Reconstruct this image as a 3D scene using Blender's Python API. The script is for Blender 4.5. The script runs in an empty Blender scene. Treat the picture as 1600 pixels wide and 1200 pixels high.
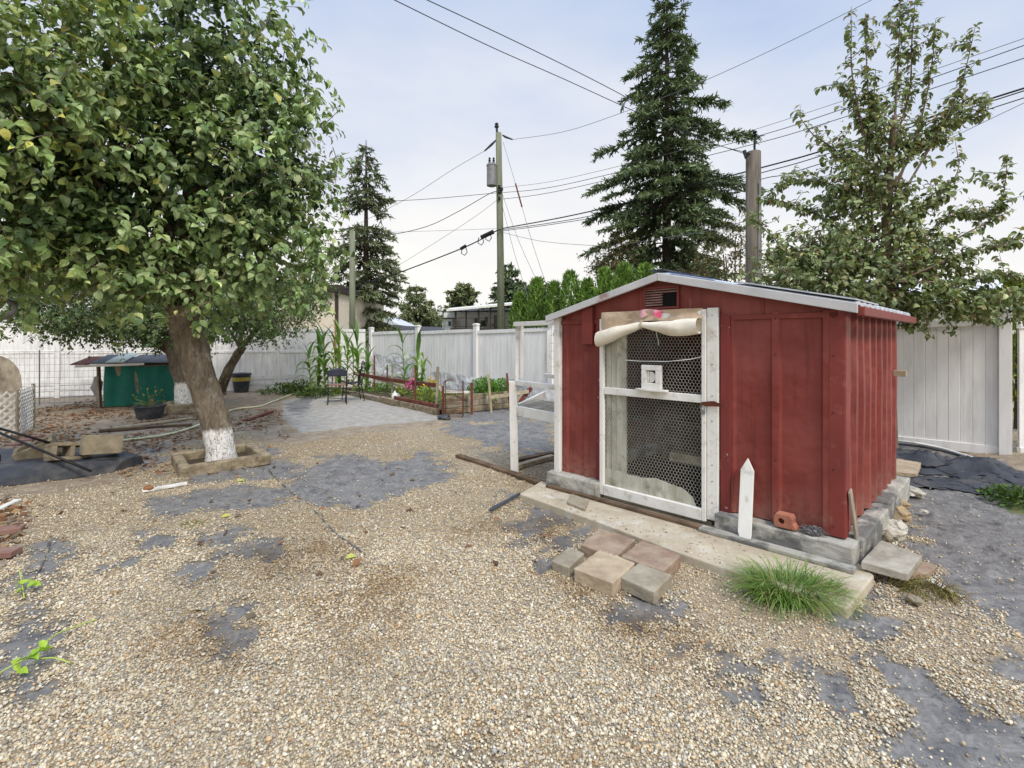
import bpy, bmesh, math, random
import numpy as np
from mathutils import Vector, Matrix, noise as mnoise
random.seed(7)
rng = np.random.default_rng(11)
sc = bpy.context.scene
COL = sc.collection
PI = math.pi
R = math.radians
CAM_H = 1.55
F = 740.0          # focal length of the photograph in its pixels
HOR = 530.0        # horizon row
SUN_E = 2.6
ZENITH = 3.1
SKY_BLUE = (4.4,6.1,9.6,1)
SKY_WHITE = (10.5,10.2,9.7,1)

def at(x, y, d):
    "point seen at a photo pixel at depth d"
    return Vector(((x-800)/F*d, d, CAM_H+(HOR-y)/F*d))
def gp(x, y, z=0.0):
    "point of the plane of height z seen at a photo pixel"
    d = (CAM_H-z)*F/(y-HOR)
    return Vector(((x-800)/F*d, d, z))

# ------------------------------------------------------------------ objects
def tag(o, label=None, cat=None, group=None, kind=None):
    if label: o['label'] = label
    if cat: o['category'] = cat
    if group: o['group'] = group
    if kind: o['kind'] = kind
    return o
def thing(name, label, cat, loc=(0,0,0), group=None):
    o = bpy.data.objects.new(name, None)
    o.empty_display_size = 0.1
    COL.objects.link(o); o.location = loc
    return tag(o, label, cat, group)
def rootloc(p):
    l = Vector((0,0,0))
    while p is not None:
        l += p.location; p = p.parent
    return l
def link_mesh(name, me, mat, parent=None, loc=None):
    o = bpy.data.objects.new(name, me); COL.objects.link(o)
    if mat: me.materials.append(mat)
    if parent: o.parent = parent
    if loc is not None: o.location = loc
    return o
def copy_tree(o, parent=None, **kw):
    c = o.copy(); COL.objects.link(c)
    if parent is not None: c.parent = parent
    for ch in list(o.children): copy_tree(ch, c)
    return c

class MB:
    def __init__(s): s.v=[]; s.f=[]
    def add(s, vs, fs):
        b=len(s.v); s.v += [tuple(p) for p in vs]; s.f += [tuple(i+b for i in f) for f in fs]; return s
    def box(s, c, sx, sy, sz, rz=0.0, rot=None):
        c=Vector(c); m = rot if rot is not None else Matrix.Rotation(rz,3,'Z')
        vs=[c+m@Vector((x*sx/2,y*sy/2,z*sz/2)) for z in (-1,1) for x,y in ((-1,-1),(1,-1),(1,1),(-1,1))]
        return s.add(vs,[(3,2,1,0),(4,5,6,7),(0,1,5,4),(1,2,6,5),(2,3,7,6),(3,0,4,7)])
    def hexa(s, vs):
        "8 corners, bottom four then top four, counter-clockwise from above"
        return s.add(vs,[(3,2,1,0),(4,5,6,7),(0,1,5,4),(1,2,6,5),(2,3,7,6),(3,0,4,7)])
    def bar(s, p0, p1, w, h, up=(0,0,1), taper=1.0):
        p0=Vector(p0);p1=Vector(p1); d=(p1-p0).normalized(); u=Vector(up)
        if abs(d.dot(u))>.98: u=Vector((1,0,0)) if abs(d.x)<.9 else Vector((0,1,0))
        a=d.cross(u).normalized(); b=a.cross(d).normalized()
        vs=[]
        for p,k in ((p0,1.0),(p1,taper)):
            for i,j in ((-1,-1),(1,-1),(1,1),(-1,1)): vs.append(p+a*(i*w/2*k)+b*(j*h/2*k))
        return s.add(vs,[(3,2,1,0),(4,5,6,7),(0,1,5,4),(1,2,6,5),(2,3,7,6),(3,0,4,7)])
    def tube(s, pts, radii, n=8, cap=True):
        pts=[Vector(p) for p in pts]
        if not hasattr(radii,'__len__'): radii=[radii]*len(pts)
        rings=[]; prev=None
        for i,p in enumerate(pts):
            d=(pts[min(i+1,len(pts)-1)]-pts[max(i-1,0)])
            if d.length<1e-9: d=Vector((0,0,1))
            d.normalize()
            if prev is None:
                u=Vector((0,0,1)) if abs(d.z)<.9 else Vector((1,0,0))
                a=d.cross(u).normalized()
            else:
                a=(prev-d*prev.dot(d))
                a = a.normalized() if a.length>1e-6 else d.orthogonal().normalized()
            prev=a; b=d.cross(a)
            rings.append([p+a*(math.cos(2*PI*k/n)*radii[i])+b*(math.sin(2*PI*k/n)*radii[i]) for k in range(n)])
        vs=[q for r in rings for q in r]; fs=[]
        for i in range(len(pts)-1):
            for k in range(n):
                k2=(k+1)%n; fs.append((i*n+k,i*n+k2,(i+1)*n+k2,(i+1)*n+k))
        if cap:
            fs.append(tuple(range(n))[::-1]); fs.append(tuple(range((len(pts)-1)*n,len(pts)*n)))
        return s.add(vs,fs)
    def lathe(s, c, prof, n=20):
        c=Vector(c); vs=[];fs=[]
        for r,z in prof:
            for k in range(n): vs.append(c+Vector((math.cos(2*PI*k/n)*r,math.sin(2*PI*k/n)*r,z)))
        for i in range(len(prof)-1):
            for k in range(n):
                k2=(k+1)%n; fs.append((i*n+k,i*n+k2,(i+1)*n+k2,(i+1)*n+k))
        fs.append(tuple(range(n))[::-1]); fs.append(tuple(range((len(prof)-1)*n,len(prof)*n)))
        return s.add(vs,fs)
    def prism(s, poly, z0, z1):
        n=len(poly); vs=[(p[0],p[1],z0) for p in poly]+[(p[0],p[1],z1) for p in poly]
        fs=[tuple(range(n))[::-1],tuple(range(n,2*n))]+[(i,(i+1)%n,n+(i+1)%n,n+i) for i in range(n)]
        return s.add(vs,fs)
    def plate(s, pts, th):
        "planar polygon given a thickness along its normal"
        pts=[Vector(p) for p in pts]; nrm=(pts[1]-pts[0]).cross(pts[2]-pts[1]).normalized()*th
        n=len(pts); vs=pts+[p+nrm for p in pts]
        fs=[tuple(range(n))[::-1],tuple(range(n,2*n))]+[(i,(i+1)%n,n+(i+1)%n,n+i) for i in range(n)]
        return s.add(vs,fs)
    def blob(s, c, r, seed=0, sub=3, amp=.25, fr=1.5, flat=None, rz=0):
        bm=bmesh.new(); bmesh.ops.create_icosphere(bm,subdivisions=sub,radius=1)
        c=Vector(c); m=Matrix.Rotation(rz,3,'Z')
        vs=[]
        for v in bm.verts:
            k=1+amp*mnoise.noise(v.co*fr+Vector((seed*7.3,seed*3.1,seed)))*1.6+amp*.4*mnoise.noise(v.co*fr*3+Vector((seed,0,seed*5)))
            q=v.co*k
            if flat: q.z=max(-flat,min(flat,q.z))
            vs.append(c+m@Vector((q.x*r[0],q.y*r[1],q.z*r[2])))
        fs=[tuple(v.index for v in f.verts) for f in bm.faces]; bm.free()
        return s.add(vs,fs)
    def sheet(s, fn, nu, nv):
        "grid surface from fn(u,v)"
        vs=[fn(i/nu,j/nv) for j in range(nv+1) for i in range(nu+1)]
        fs=[(j*(nu+1)+i,j*(nu+1)+i+1,(j+1)*(nu+1)+i+1,(j+1)*(nu+1)+i) for j in range(nv) for i in range(nu)]
        return s.add(vs,fs)
    def build(s, name, mat, parent=None, loc=None, bevel=0.0, smooth=False, segs=2):
        base = rootloc(parent) if parent else (Vector(loc) if loc is not None else Vector((0,0,0)))
        me=bpy.data.meshes.new(name)
        me.from_pydata([(p[0]-base.x,p[1]-base.y,p[2]-base.z) for p in s.v],[],s.f)
        bm=bmesh.new(); bm.from_mesh(me); bmesh.ops.recalc_face_normals(bm,faces=bm.faces); bm.to_mesh(me); bm.free()
        if smooth: me.polygons.foreach_set('use_smooth',[True]*len(me.polygons))
        o=link_mesh(name,me,mat,parent,base if not parent else None)
        if bevel:
            md=o.modifiers.new('bevel','BEVEL'); md.width=bevel; md.segments=segs; md.limit_method='ANGLE'; md.angle_limit=R(35)
        return o
def solo(mb, name, mat, label, cat, loc, group=None, **kw):
    return tag(mb.build(name, mat, None, loc, **kw), label, cat, group)

# ------------------------------------------------------------------ materials
def L(r,g,b):
    f=lambda c:(c/255/12.92 if c/255<=.04045 else ((c/255+.055)/1.055)**2.4)
    return (f(r),f(g),f(b),1)
class NT:
    def __init__(s,name):
        s.m=bpy.data.materials.new(name); s.m.use_nodes=True; s.t=s.m.node_tree; s.t.nodes.clear()
        s.out=s.n('ShaderNodeOutputMaterial'); s.b=s.n('ShaderNodeBsdfPrincipled'); s.l(s.b.outputs[0],s.out.inputs[0])
    def n(s,t,**k):
        o=s.t.nodes.new(t)
        for a,v in k.items(): setattr(o,a,v)
        return o
    def l(s,a,b): s.t.links.new(a,b)
    def coord(s,stretch=(1,1,1),rand=True):
        tc=s.n('ShaderNodeTexCoord'); mp=s.n('ShaderNodeMapping'); mp.inputs['Scale'].default_value=stretch
        if rand:
            oi=s.n('ShaderNodeObjectInfo'); ad=s.n('ShaderNodeVectorMath',operation='MULTIPLY_ADD')
            ad.inputs[0].default_value=(13,17,11); s.l(oi.outputs['Random'],ad.inputs[1]); s.l(tc.outputs['Object'],ad.inputs[2])
            # 13*rand + object position
            s.l(ad.outputs[0],mp.inputs[0])
        else: s.l(tc.outputs['Object'],mp.inputs[0])
        return mp.outputs[0]
    def noise(s,co,scale,detail=6,rough=.6,dist=0):
        t=s.n('ShaderNodeTexNoise'); t.inputs['Scale'].default_value=scale; t.inputs['Detail'].default_value=detail
        t.inputs['Roughness'].default_value=rough; t.inputs['Distortion'].default_value=dist
        if co: s.l(co,t.inputs['Vector'])
        return t
    def ramp(s,fac,lo,hi,c1=None,c2=None):
        r=s.n('ShaderNodeValToRGB'); e=r.color_ramp.elements; e[0].position=lo; e[1].position=hi
        e[0].color=c1 or (0,0,0,1); e[1].color=c2 or (1,1,1,1); s.l(fac,r.inputs[0]); return r.outputs[0]
    def mix(s,fac,a,b,mode='MIX'):
        m=s.n('ShaderNodeMix',data_type='RGBA',blend_type=mode)
        if isinstance(fac,(int,float)): m.inputs[0].default_value=fac
        else: s.l(fac,m.inputs[0])
        for i,x in ((6,a),(7,b)):
            if isinstance(x,tuple): m.inputs[i].default_value=x
            else: s.l(x,m.inputs[i])
        return m.outputs[2]
    def math(s,op,a,b=None,c=None,clamp=False):
        m=s.n('ShaderNodeMath',operation=op,use_clamp=clamp)
        for i,x in enumerate((a,b,c)):
            if x is None: continue
            if isinstance(x,(int,float)): m.inputs[i].default_value=x
            else: s.l(x,m.inputs[i])
        return m.outputs[0]
    def bump(s,h,strength=.3,dist=.01,prev=None):
        b=s.n('ShaderNodeBump'); b.inputs['Strength'].default_value=strength; b.inputs['Distance'].default_value=dist
        s.l(h,b.inputs['Height'])
        if prev: s.l(prev,b.inputs['Normal'])
        return b.outputs[0]
    def done(s,col,rough=.8,normal=None,metal=0,spec=.3):
        if isinstance(col,tuple): s.b.inputs['Base Color'].default_value=col
        else: s.l(col,s.b.inputs['Base Color'])
        if isinstance(rough,(int,float)): s.b.inputs['Roughness'].default_value=rough
        else: s.l(rough,s.b.inputs['Roughness'])
        s.b.inputs['Metallic'].default_value=metal; s.b.inputs['Specular IOR Level'].default_value=spec
        if normal: s.l(normal,s.b.inputs['Normal'])
        return s.m

def mat(name,c1,c2=None,scale=6,rough=.8,bump=.25,bscale=None,stretch=(1,1,1),metal=0,dirt=None,dscale=2.5,damt=.6,
        dlo=.48,dhi=.7,lo=.3,hi=.7,spec=.3,bdist=.006,dstretch=None):
    t=NT(name); co=t.coord(stretch)
    n1=t.noise(co,scale,8)
    c=t.ramp(n1.outputs[0],lo,hi,c1,c2 or tuple(x*.75 for x in c1[:3])+(1,))
    if dirt:
        co2=t.coord(dstretch or (1,1,1)); n2=t.noise(co2,dscale,7,.65)
        f=t.math('MULTIPLY',t.ramp(n2.outputs[0],dlo,dhi),damt)
        c=t.mix(f,c,dirt)
    nb=t.noise(co,bscale or scale*4,6,.6)
    return t.done(c,rough,t.bump(nb.outputs[0],bump,bdist) if bump else None,metal,spec)

m_white = mat('weathered_white_paint',L(234,232,225),L(216,213,203),5,.75,.35,30,(1,1,.35),dirt=L(138,126,108),dscale=9,damt=.5,dlo=.54,dhi=.70)
m_white2= mat('grimy_white_board',L(200,198,182),L(150,148,130),7,.8,.35,30,(1.6,1.6,.22),dirt=L(92,88,70),dscale=6,damt=.7,dlo=.5,dhi=.66)
m_vinyl = mat('white_vinyl',L(242,240,236),L(228,226,222),1.2,.45,.06,9,dirt=L(165,165,156),dscale=4,damt=.35,dstretch=(2.5,2.5,.3))
m_vinyl_d=mat('old_white_fence_board',L(242,240,236),L(222,220,216),2,.55,.1,9,dirt=L(140,138,126),dscale=5,damt=.45,dstretch=(2.5,2.5,.35))
m_greywood=mat('grey_weathered_wood',L(176,166,146),L(122,110,92),9,.9,.6,26,(1,1,.5),dirt=L(84,74,60),dscale=5,damt=.6)
m_timber=mat('landscape_timber',L(168,154,128),L(112,98,76),10,.9,.6,30,dirt=L(74,70,56),dscale=5,damt=.6)
m_palewood=mat('pale_bare_wood',L(196,184,158),L(150,134,106),10,.85,.4,30,dirt=L(100,86,66),dscale=6,damt=.4)
m_redwood=mat('red_stained_wood',L(126,66,54),L(88,46,40),9,.85,.4,30,dirt=L(130,110,96),dscale=7,damt=.6)
m_brownwood=mat('damp_brown_board',L(120,98,76),L(80,64,50),8,.9,.5,28,dirt=L(60,50,42),dscale=4,damt=.5)
m_concrete=mat('rough_concrete',L(176,170,156),L(134,126,110),6,.95,.5,40,dirt=L(96,86,68),dscale=3,damt=.6)
m_block=mat('concrete_block',L(160,150,128),L(122,110,90),7,.95,.6,60,dirt=L(86,74,58),dscale=4,damt=.6)
m_blackplastic=mat('black_plastic',L(62,66,74),L(44,47,54),3,.5,.1,40,dirt=L(130,124,112),dscale=5,damt=.35)
m_blackmetal=mat('black_painted_metal',L(32,32,35),L(22,22,24),8,.45,.05,60)
m_greymetal=mat('dull_grey_metal',L(150,152,152),L(120,122,122),8,.45,.08,40,metal=.3,dirt=L(110,90,74),dscale=6,damt=.4)
m_rust=mat('rusty_iron',L(110,58,38),L(66,38,28),14,.85,.4,60)
m_wire=mat('galvanised_wire',L(205,202,190),L(170,166,150),12,.5,0)
m_darkwire=mat('thin_grey_wire',L(120,122,120),L(95,95,92),12,.5,0)
m_cable=mat('black_cable',L(38,38,40),L(30,30,32),8,.6,0)
m_greycable=mat('bare_aluminium_cable',L(110,112,116),L(92,94,98),8,.5,0)
m_dark=mat('dark_void',L(26,24,22),L(16,15,14),4,.95,.2)
# ================================================================== ground
FAB=[  # bare weed fabric showing through the gravel
 [(430,770),(470,745),(500,712),(560,716),(600,722),(665,705),(700,738),(690,760),(600,775),(560,790),(480,790)],
 [(290,740),(420,712),(468,730),(470,748),(300,752)],
 [(240,778),(330,765),(400,760),(480,775),(420,790),(330,800),(250,803)],
 [(180,892),(240,830),(280,835),(215,888)],[(300,832),(385,826),(380,852),(330,872)],[(385,845),(440,840),(458,868),(400,882)],
 [(280,885),(330,878),(332,905),(290,908)],[(335,950),(395,950),(392,978),(350,974)],[(365,988),(388,986),(388,1012),(366,1012)],
 [(50,850),(78,845),(102,870),(100,905),(52,902)],[(36,905),(50,905),(52,1100),(26,1100)],
 [(690,668),(860,655),(860,706),(760,690)],[(580,735),(640,725),(660,740),(600,750)],
 [(700,640),(760,628),(850,640),(850,650),(740,660)],
 [(800,770),(880,790),(940,818),(905,845),(858,882),(866,846),(895,820),(850,800)],[(800,812),(850,808),(858,832),(810,845)],
 [(940,940),(985,925),(1048,960),(1020,972),(960,960)],[(905,930),(940,935),(944,955),(915,950)],[(1040,942),(1064,940),(1062,960),(1042,955)],
 [(1088,1020),(1130,1006),(1185,1016),(1245,1042),(1232,1078),(1190,1090),(1148,1072)],[(1262,1052),(1300,1056),(1355,1092),(1315,1100),(1270,1084)],
 [(1342,885),(1377,883),(1382,965),(1388,1010),(1372,1050),(1345,1005),(1318,960)],
 [(1380,1035),(1440,1050),(1500,1078),(1560,1110),(1720,1150),(1720,1300),(1450,1300),(1400,1140),(1378,1072)],
 [(1400,770),(1520,745),(1610,770),(1900,800),(1900,1010),(1600,1010),(1545,975),(1470,920),(1425,865)],
 [(1390,690),(1560,722),(1560,765),(1400,772)],[(1530,1030),(1590,1028),(1600,1080),(1545,1060)],
 [(500,612),(470,650),(440,632)],
]
THIN=[[(690,655),(870,640),(880,740),(720,700)],[(1400,800),(1600,800),(1600,1000),(1440,900)],
 [(200,700),(280,690),(280,740),(210,760)],[(360,690),(470,700),(480,740),(400,715)]]
PATIO=[[(442,626),(500,611),(580,607),(640,634),(692,655),(600,664),(540,668),(470,678),(440,650)]]
SOIL=[[(-500,690),(0,740),(120,735),(230,712),(280,700),(400,672),(445,672),(442,626),(470,612),(460,600),(300,590),(-500,590)],
 [(380,664),(445,672),(470,678),(560,668),(692,655),(696,662),(560,678),(470,694),(400,690)],
 [(480,612),(520,600),(640,600),(800,598),(870,625),(850,640),(700,655),(620,625),(560,604)],
 [(1400,690),(1600,722),(1700,740),(1700,770),(1600,772),(1545,758),(1540,735)],
 [(-400,760),(20,800),(45,840),(30,880),(-400,1000)],[(0,740),(190,740),(210,752),(60,775),(0,778)]]
SAND=[[(1050,895),(1160,905),(1330,970),(1345,1010),(1395,1065),(1230,1042),(1080,965)],[(1385,920),(1470,930),(1545,990),(1640,1010),(1640,1085),(1500,1062),(1380,1018)],
 [(1450,760),(1600,770),(1590,790),(1480,790)],[(1440,830),(1520,850),(1500,880),(1440,860)]]
STAIN=[[(860,900),(940,905),(1000,950),(1070,1000),(1150,1020),(1080,1045),(980,1000),(900,950)],[(380,870),(470,840),(560,850),(500,880),(400,890)],[(530,920),(600,920),(610,980),(540,985)],
 [(270,990),(340,985),(340,1025),(280,1025)],[(720,830),(900,800),(880,860),(820,830)],[(540,870),(640,905),(560,1010),(510,960)],[(420,640),(450,660),(400,670)],[(860,755),(960,790),(940,800),(850,780)]]
GRASS=[[(1556,752),(1640,755),(1700,790),(1640,812),(1580,800)],[(425,606),(440,598),(520,592),(560,596),(530,606),(470,612)]]
GAPPOLY=[gp(x,y) for x,y in ((800,760),(870,735),(1330,870),(1350,880),(1330,955))]

def to_ground(poly): return np.array([[gp(x,y)[0],gp(x,y)[1]] for x,y in poly])
def sdist(P, poly):
    "signed distance (inside positive) of points P (n,2) to a polygon"
    n=len(poly); ins=np.zeros(len(P),bool); d=np.full(len(P),1e9)
    for i in range(n):
        a=poly[i]; b=poly[(i+1)%n]; e=b-a; w=P-a
        t=np.clip((w@e)/max(1e-9,e@e),0,1); q=w-t[:,None]*e; d=np.minimum(d,np.hypot(q[:,0],q[:,1]))
        c=((a[1]>P[:,1])!=(b[1]>P[:,1])); 
        with np.errstate(divide='ignore',invalid='ignore'):
            x=(b[0]-a[0])*(P[:,1]-a[1])/(b[1]-a[1])+a[0]
        ins ^= c&(P[:,0]<x)
    return np.where(ins,d,-d)
_rs=np.random.default_rng(5)
_tab=_rs.random((256,256))
def vnoise(P,s):
    "cheap value noise on (n,2) points"
    q=P*s; i=np.floor(q).astype(int); f=q-i; f=f*f*(3-2*f)
    g=lambda dx,dy:_tab[(i[:,0]+dx)%256,(i[:,1]+dy)%256]
    return (g(0,0)*(1-f[:,0])+g(1,0)*f[:,0])*(1-f[:,1])+(g(0,1)*(1-f[:,0])+g(1,1)*f[:,0])*f[:,1]
def fbm(P,s): return vnoise(P,s)*.5+vnoise(P+7.7,s*2.1)*.3+vnoise(P+3.1,s*4.3)*.2
def region(P, polys, soft=.05, wob=.12):
    w=np.zeros(len(P)); nz=(fbm(P,5.0)-.5)*2*wob+(fbm(P,17.)-.5)*wob
    for pl in polys:
        g=to_ground(pl); 
        s=sdist(P,g)
        w=np.maximum(w,np.clip(.5+(s+nz)/(2*soft),0,1))
    return w
def zones(P):
    d=np.clip(P[:,1]/5,.35,2.5)
    fab=region(P,FAB,.11,.24); thin=region(P,THIN,.25,.2)
    thin=thin*np.clip((fbm(P,3.3)-.42)*6,0,1)
    spk=np.clip((fbm(P+21,2.2)-.70)*14,0,1)*.8*(P[:,1]<9)
    fab=np.maximum(fab,np.maximum(thin*.8,spk*.5))
    soil=region(P,SOIL,.12,.15); patio=region(P,PATIO,.06,.08); sand=region(P,SAND,.15,.2); stain=region(P,STAIN,.2,.2); grass=region(P,GRASS,.1,.2)
    far=((P[:,1]>16)|(np.abs(P[:,0])>16)).astype(float)
    return dict(fab=fab,soil=np.maximum(soil*(1-far),0),patio=patio,sand=sand,stain=stain,grass=np.maximum(grass,far))
def gzP(P):
    h=(fbm(P,.9)-.5)*.05+(fbm(P+9,3.0)-.5)*.02
    k=np.clip((16-np.abs(P[:,1]-3))/8,0,1)
    bank=np.exp(-(((P[:,0]-7.0)/.9)**2+((P[:,1]-5.9)/.55)**2))*.12
    return h*k+bank*(P[:,0]>5.9)
def gz(x,y): return float(gzP(np.array([[x,y]]))[0])

def axis(lo,hi,step,outlo,outhi):
    a=list(np.arange(lo,hi+step/2,step)); s=step; x=hi
    while x<outhi: s*=1.28; x+=s; a.append(x)
    s=step; x=lo
    while x>outlo: s*=1.28; x-=s; a.insert(0,x)
    return np.array(a)
gx=axis(-6.5,6.5,.032,-420,420)
gy=np.concatenate([axis(.7,7.5,.032,-40,7.4),np.arange(7.55,16,.08)]); 
s_=.1; y_=gy[-1]
tail=[]
while y_<700: s_*=1.25; y_+=s_; tail.append(y_)
gy=np.concatenate([gy,tail])
XX,YY=np.meshgrid(gx,gy); GP=np.stack([XX.ravel(),YY.ravel()],1)
Z=zones(GP)
H=gzP(GP)
# fabric wrinkles
wr=np.abs(fbm(GP*np.array([1.0,1.6]),2.6)-.5); H=H+Z['fab']*np.clip(.06-wr,0,.06)*.5*(GP[:,1]<9)
# gravel sits a little above the fabric
H=H-Z['fab']*.012
nX,nY=len(gx),len(gy)
me=bpy.data.meshes.new('ground')
idx=np.arange(nX*nY).reshape(nY,nX)
quads=np.stack([idx[:-1,:-1],idx[:-1,1:],idx[1:,1:],idx[1:,:-1]],-1).reshape(-1,4)
me.vertices.add(nX*nY); me.loops.add(quads.size); me.polygons.add(len(quads))
co=np.stack([GP[:,0],GP[:,1],H],1).astype(np.float32)
me.vertices.foreach_set('co',co.ravel()); me.loops.foreach_set('vertex_index',quads.ravel().astype(np.int32))
me.polygons.foreach_set('loop_start',np.arange(0,quads.size,4,dtype=np.int32)); me.polygons.foreach_set('loop_total',np.full(len(quads),4,np.int32))
me.polygons.foreach_set('use_smooth',np.ones(len(quads),bool)); me.update(); me.validate()
def cattr(me,name,r,g,b):
    a=me.attributes.new(name,'FLOAT_COLOR','POINT'); v=np.ones((len(me.vertices),4),np.float32); v[:,0]=r;v[:,1]=g;v[:,2]=b
    a.data.foreach_set('color',v.ravel())
cattr(me,'zone_a',Z['fab'],Z['soil'],Z['patio']); cattr(me,'zone_b',Z['sand'],Z['stain'],Z['grass'])

def ground_material():
    t=NT('yard_ground'); tc=t.n('ShaderNodeTexCoord'); P=tc.outputs['Object']
    za=t.n('ShaderNodeAttribute',attribute_name='zone_a'); zb=t.n('ShaderNodeAttribute',attribute_name='zone_b')
    sa=t.n('ShaderNodeSeparateColor'); t.l(za.outputs['Color'],sa.inputs[0]); sb=t.n('ShaderNodeSeparateColor'); t.l(zb.outputs['Color'],sb.inputs[0])
    # gravel: cells, each a stone of its own colour
    v=t.n('ShaderNodeTexVoronoi'); v.inputs['Scale'].default_value=88; t.l(P,v.inputs['Vector'])
    vc=t.n('ShaderNodeSeparateColor'); t.l(v.outputs['Color'],vc.inputs[0])
    r=t.n('ShaderNodeValToRGB'); e=r.color_ramp.elements
    cs=[(0,L(150,140,122)),(.2,L(194,178,150)),(.4,L(214,202,176)),(.6,L(172,166,154)),(.78,L(202,180,144)),(.92,L(224,214,192)),(1,L(160,136,108))]
    e[0].position=0;e[0].color=cs[0][1];e[1].position=1;e[1].color=cs[-1][1]
    for p,c in cs[1:-1]: x=e.new(p); x.color=c
    t.l(vc.outputs[0],r.inputs[0])
    gap=t.ramp(v.outputs['Distance'],.25,.62,(1,1,1,1),(.62,.57,.50,1))
    grav=t.mix(1.0,r.outputs[0],gap,'MULTIPLY')
    md=t.noise(P,13,6,.8); grav=t.mix(t.math('MULTIPLY',t.ramp(md.outputs[0],.46,.66),.45),grav,L(132,112,86)); md2=t.noise(P,44,3,.8); grav=t.mix(t.math('MULTIPLY',t.ramp(md2.outputs[0],.54,.66),.45),grav,L(104,92,76)); grav=t.mix(t.math('MULTIPLY',t.ramp(md2.outputs[0],.30,.42,(1,1,1,1),(0,0,0,1)),.5),grav,L(226,216,194))
    big=t.noise(P,.9,5); grav=t.mix(t.ramp(big.outputs[0],.35,.65),grav,t.mix(1.0,grav,(.84,.78,.68,1),'MULTIPLY'))
    # fabric: woven grey plastic with dust
    n1=t.noise(P,7,8,.65); n2=t.noise(P,38,5); n3=t.noise(P,150,3)
    fab=t.mix(t.ramp(n1.outputs[0],.35,.68),L(86,87,90),L(132,129,124))
    fab=t.mix(t.math('MULTIPLY',t.ramp(n2.outputs[0],.52,.62),.75),fab,L(72,73,76))
    wl=t.noise(P,2.3,4,.55,1.6); rd=t.math('ABSOLUTE',t.math('SUBTRACT',wl.outputs[0],.5)); fab=t.mix(t.math('MULTIPLY',t.ramp(rd,.004,.026,(1,1,1,1),(0,0,0,1)),.75),fab,L(64,64,66))  # fold shading painted into the fabric colour: dark creases, pale flanks
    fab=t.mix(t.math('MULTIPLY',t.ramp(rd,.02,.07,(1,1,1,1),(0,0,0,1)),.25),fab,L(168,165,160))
    fab=t.mix(t.math('MULTIPLY',t.ramp(n3.outputs[0],.66,.7),.8),fab,L(186,176,156))
    # soil with crumbs
    s1=t.noise(P,5,9,.7); s2=t.noise(P,60,4,.7)
    soil=t.mix(t.ramp(s1.outputs[0],.35,.66),L(124,108,90),L(166,152,132))
    soil=t.mix(t.math('MULTIPLY',t.ramp(s2.outputs[0],.5,.7),.5),soil,L(88,74,60))
    pat=t.mix(t.ramp(n1.outputs[0],.35,.65),L(172,165,153),L(142,136,127))
    pat=t.mix(t.math('MULTIPLY',t.ramp(n2.outputs[0],.5,.68),.35),pat,L(112,108,100))
    sand=t.mix(t.ramp(s2.outputs[0],.4,.65),L(186,168,140),L(138,120,96))
    sand=t.mix(t.ramp(n1.outputs[0],.4,.7),sand,t.mix(.6,sand,L(160,140,112)))
    grass=t.mix(t.ramp(s1.outputs[0],.35,.65),L(74,92,48),L(120,112,80))
    jit=t.math('MULTIPLY',t.math('SUBTRACT',t.noise(P,26,5,.75).outputs[0],.5),1.5)
    def w(sock):
        a=t.math('ADD',sock,jit); a=t.math('MULTIPLY_ADD',a,3.2,-1.1,clamp=True); return a
    wf=w(sa.outputs[0]); ws=w(sa.outputs[1]); wp=w(sa.outputs[2]); wsd=w(sb.outputs[0]); wst=sb.outputs[1]; wg=w(sb.outputs[2])
    c=t.mix(ws,grav,soil)
    c=t.mix(t.math('MULTIPLY',wsd,.75),c,sand)
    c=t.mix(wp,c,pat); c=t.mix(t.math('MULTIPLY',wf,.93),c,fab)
    c=t.mix(t.math('MULTIPLY',wst,t.ramp(n1.outputs[0],.3,.6)),c,t.mix(1.0,c,(.52,.40,.27,1),'MULTIPLY'))
    c=t.mix(wg,c,grass)
    hv=t.math('MULTIPLY',t.math('SUBTRACT',1.0,v.outputs['Distance']),t.math('SUBTRACT',1.0,t.math('MAXIMUM',wf,t.math('MAXIMUM',wp,ws)),clamp=True))
    nb=t.bump(hv,.9,.012)
    wrk=t.noise(P,3.5,5,.55,1.2)
    nb=t.bump(wrk.outputs[0],.35,.05,nb)
    nb=t.bump(s2.outputs[0],.35,.006,nb)
    rough=t.mix(wf,(.92,.92,.92,1),(.62,.62,.62,1))
    return t.done(c,rough,nb,0,.25)
ground=link_mesh('ground',me,ground_material()); tag(ground,kind='structure')

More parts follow.
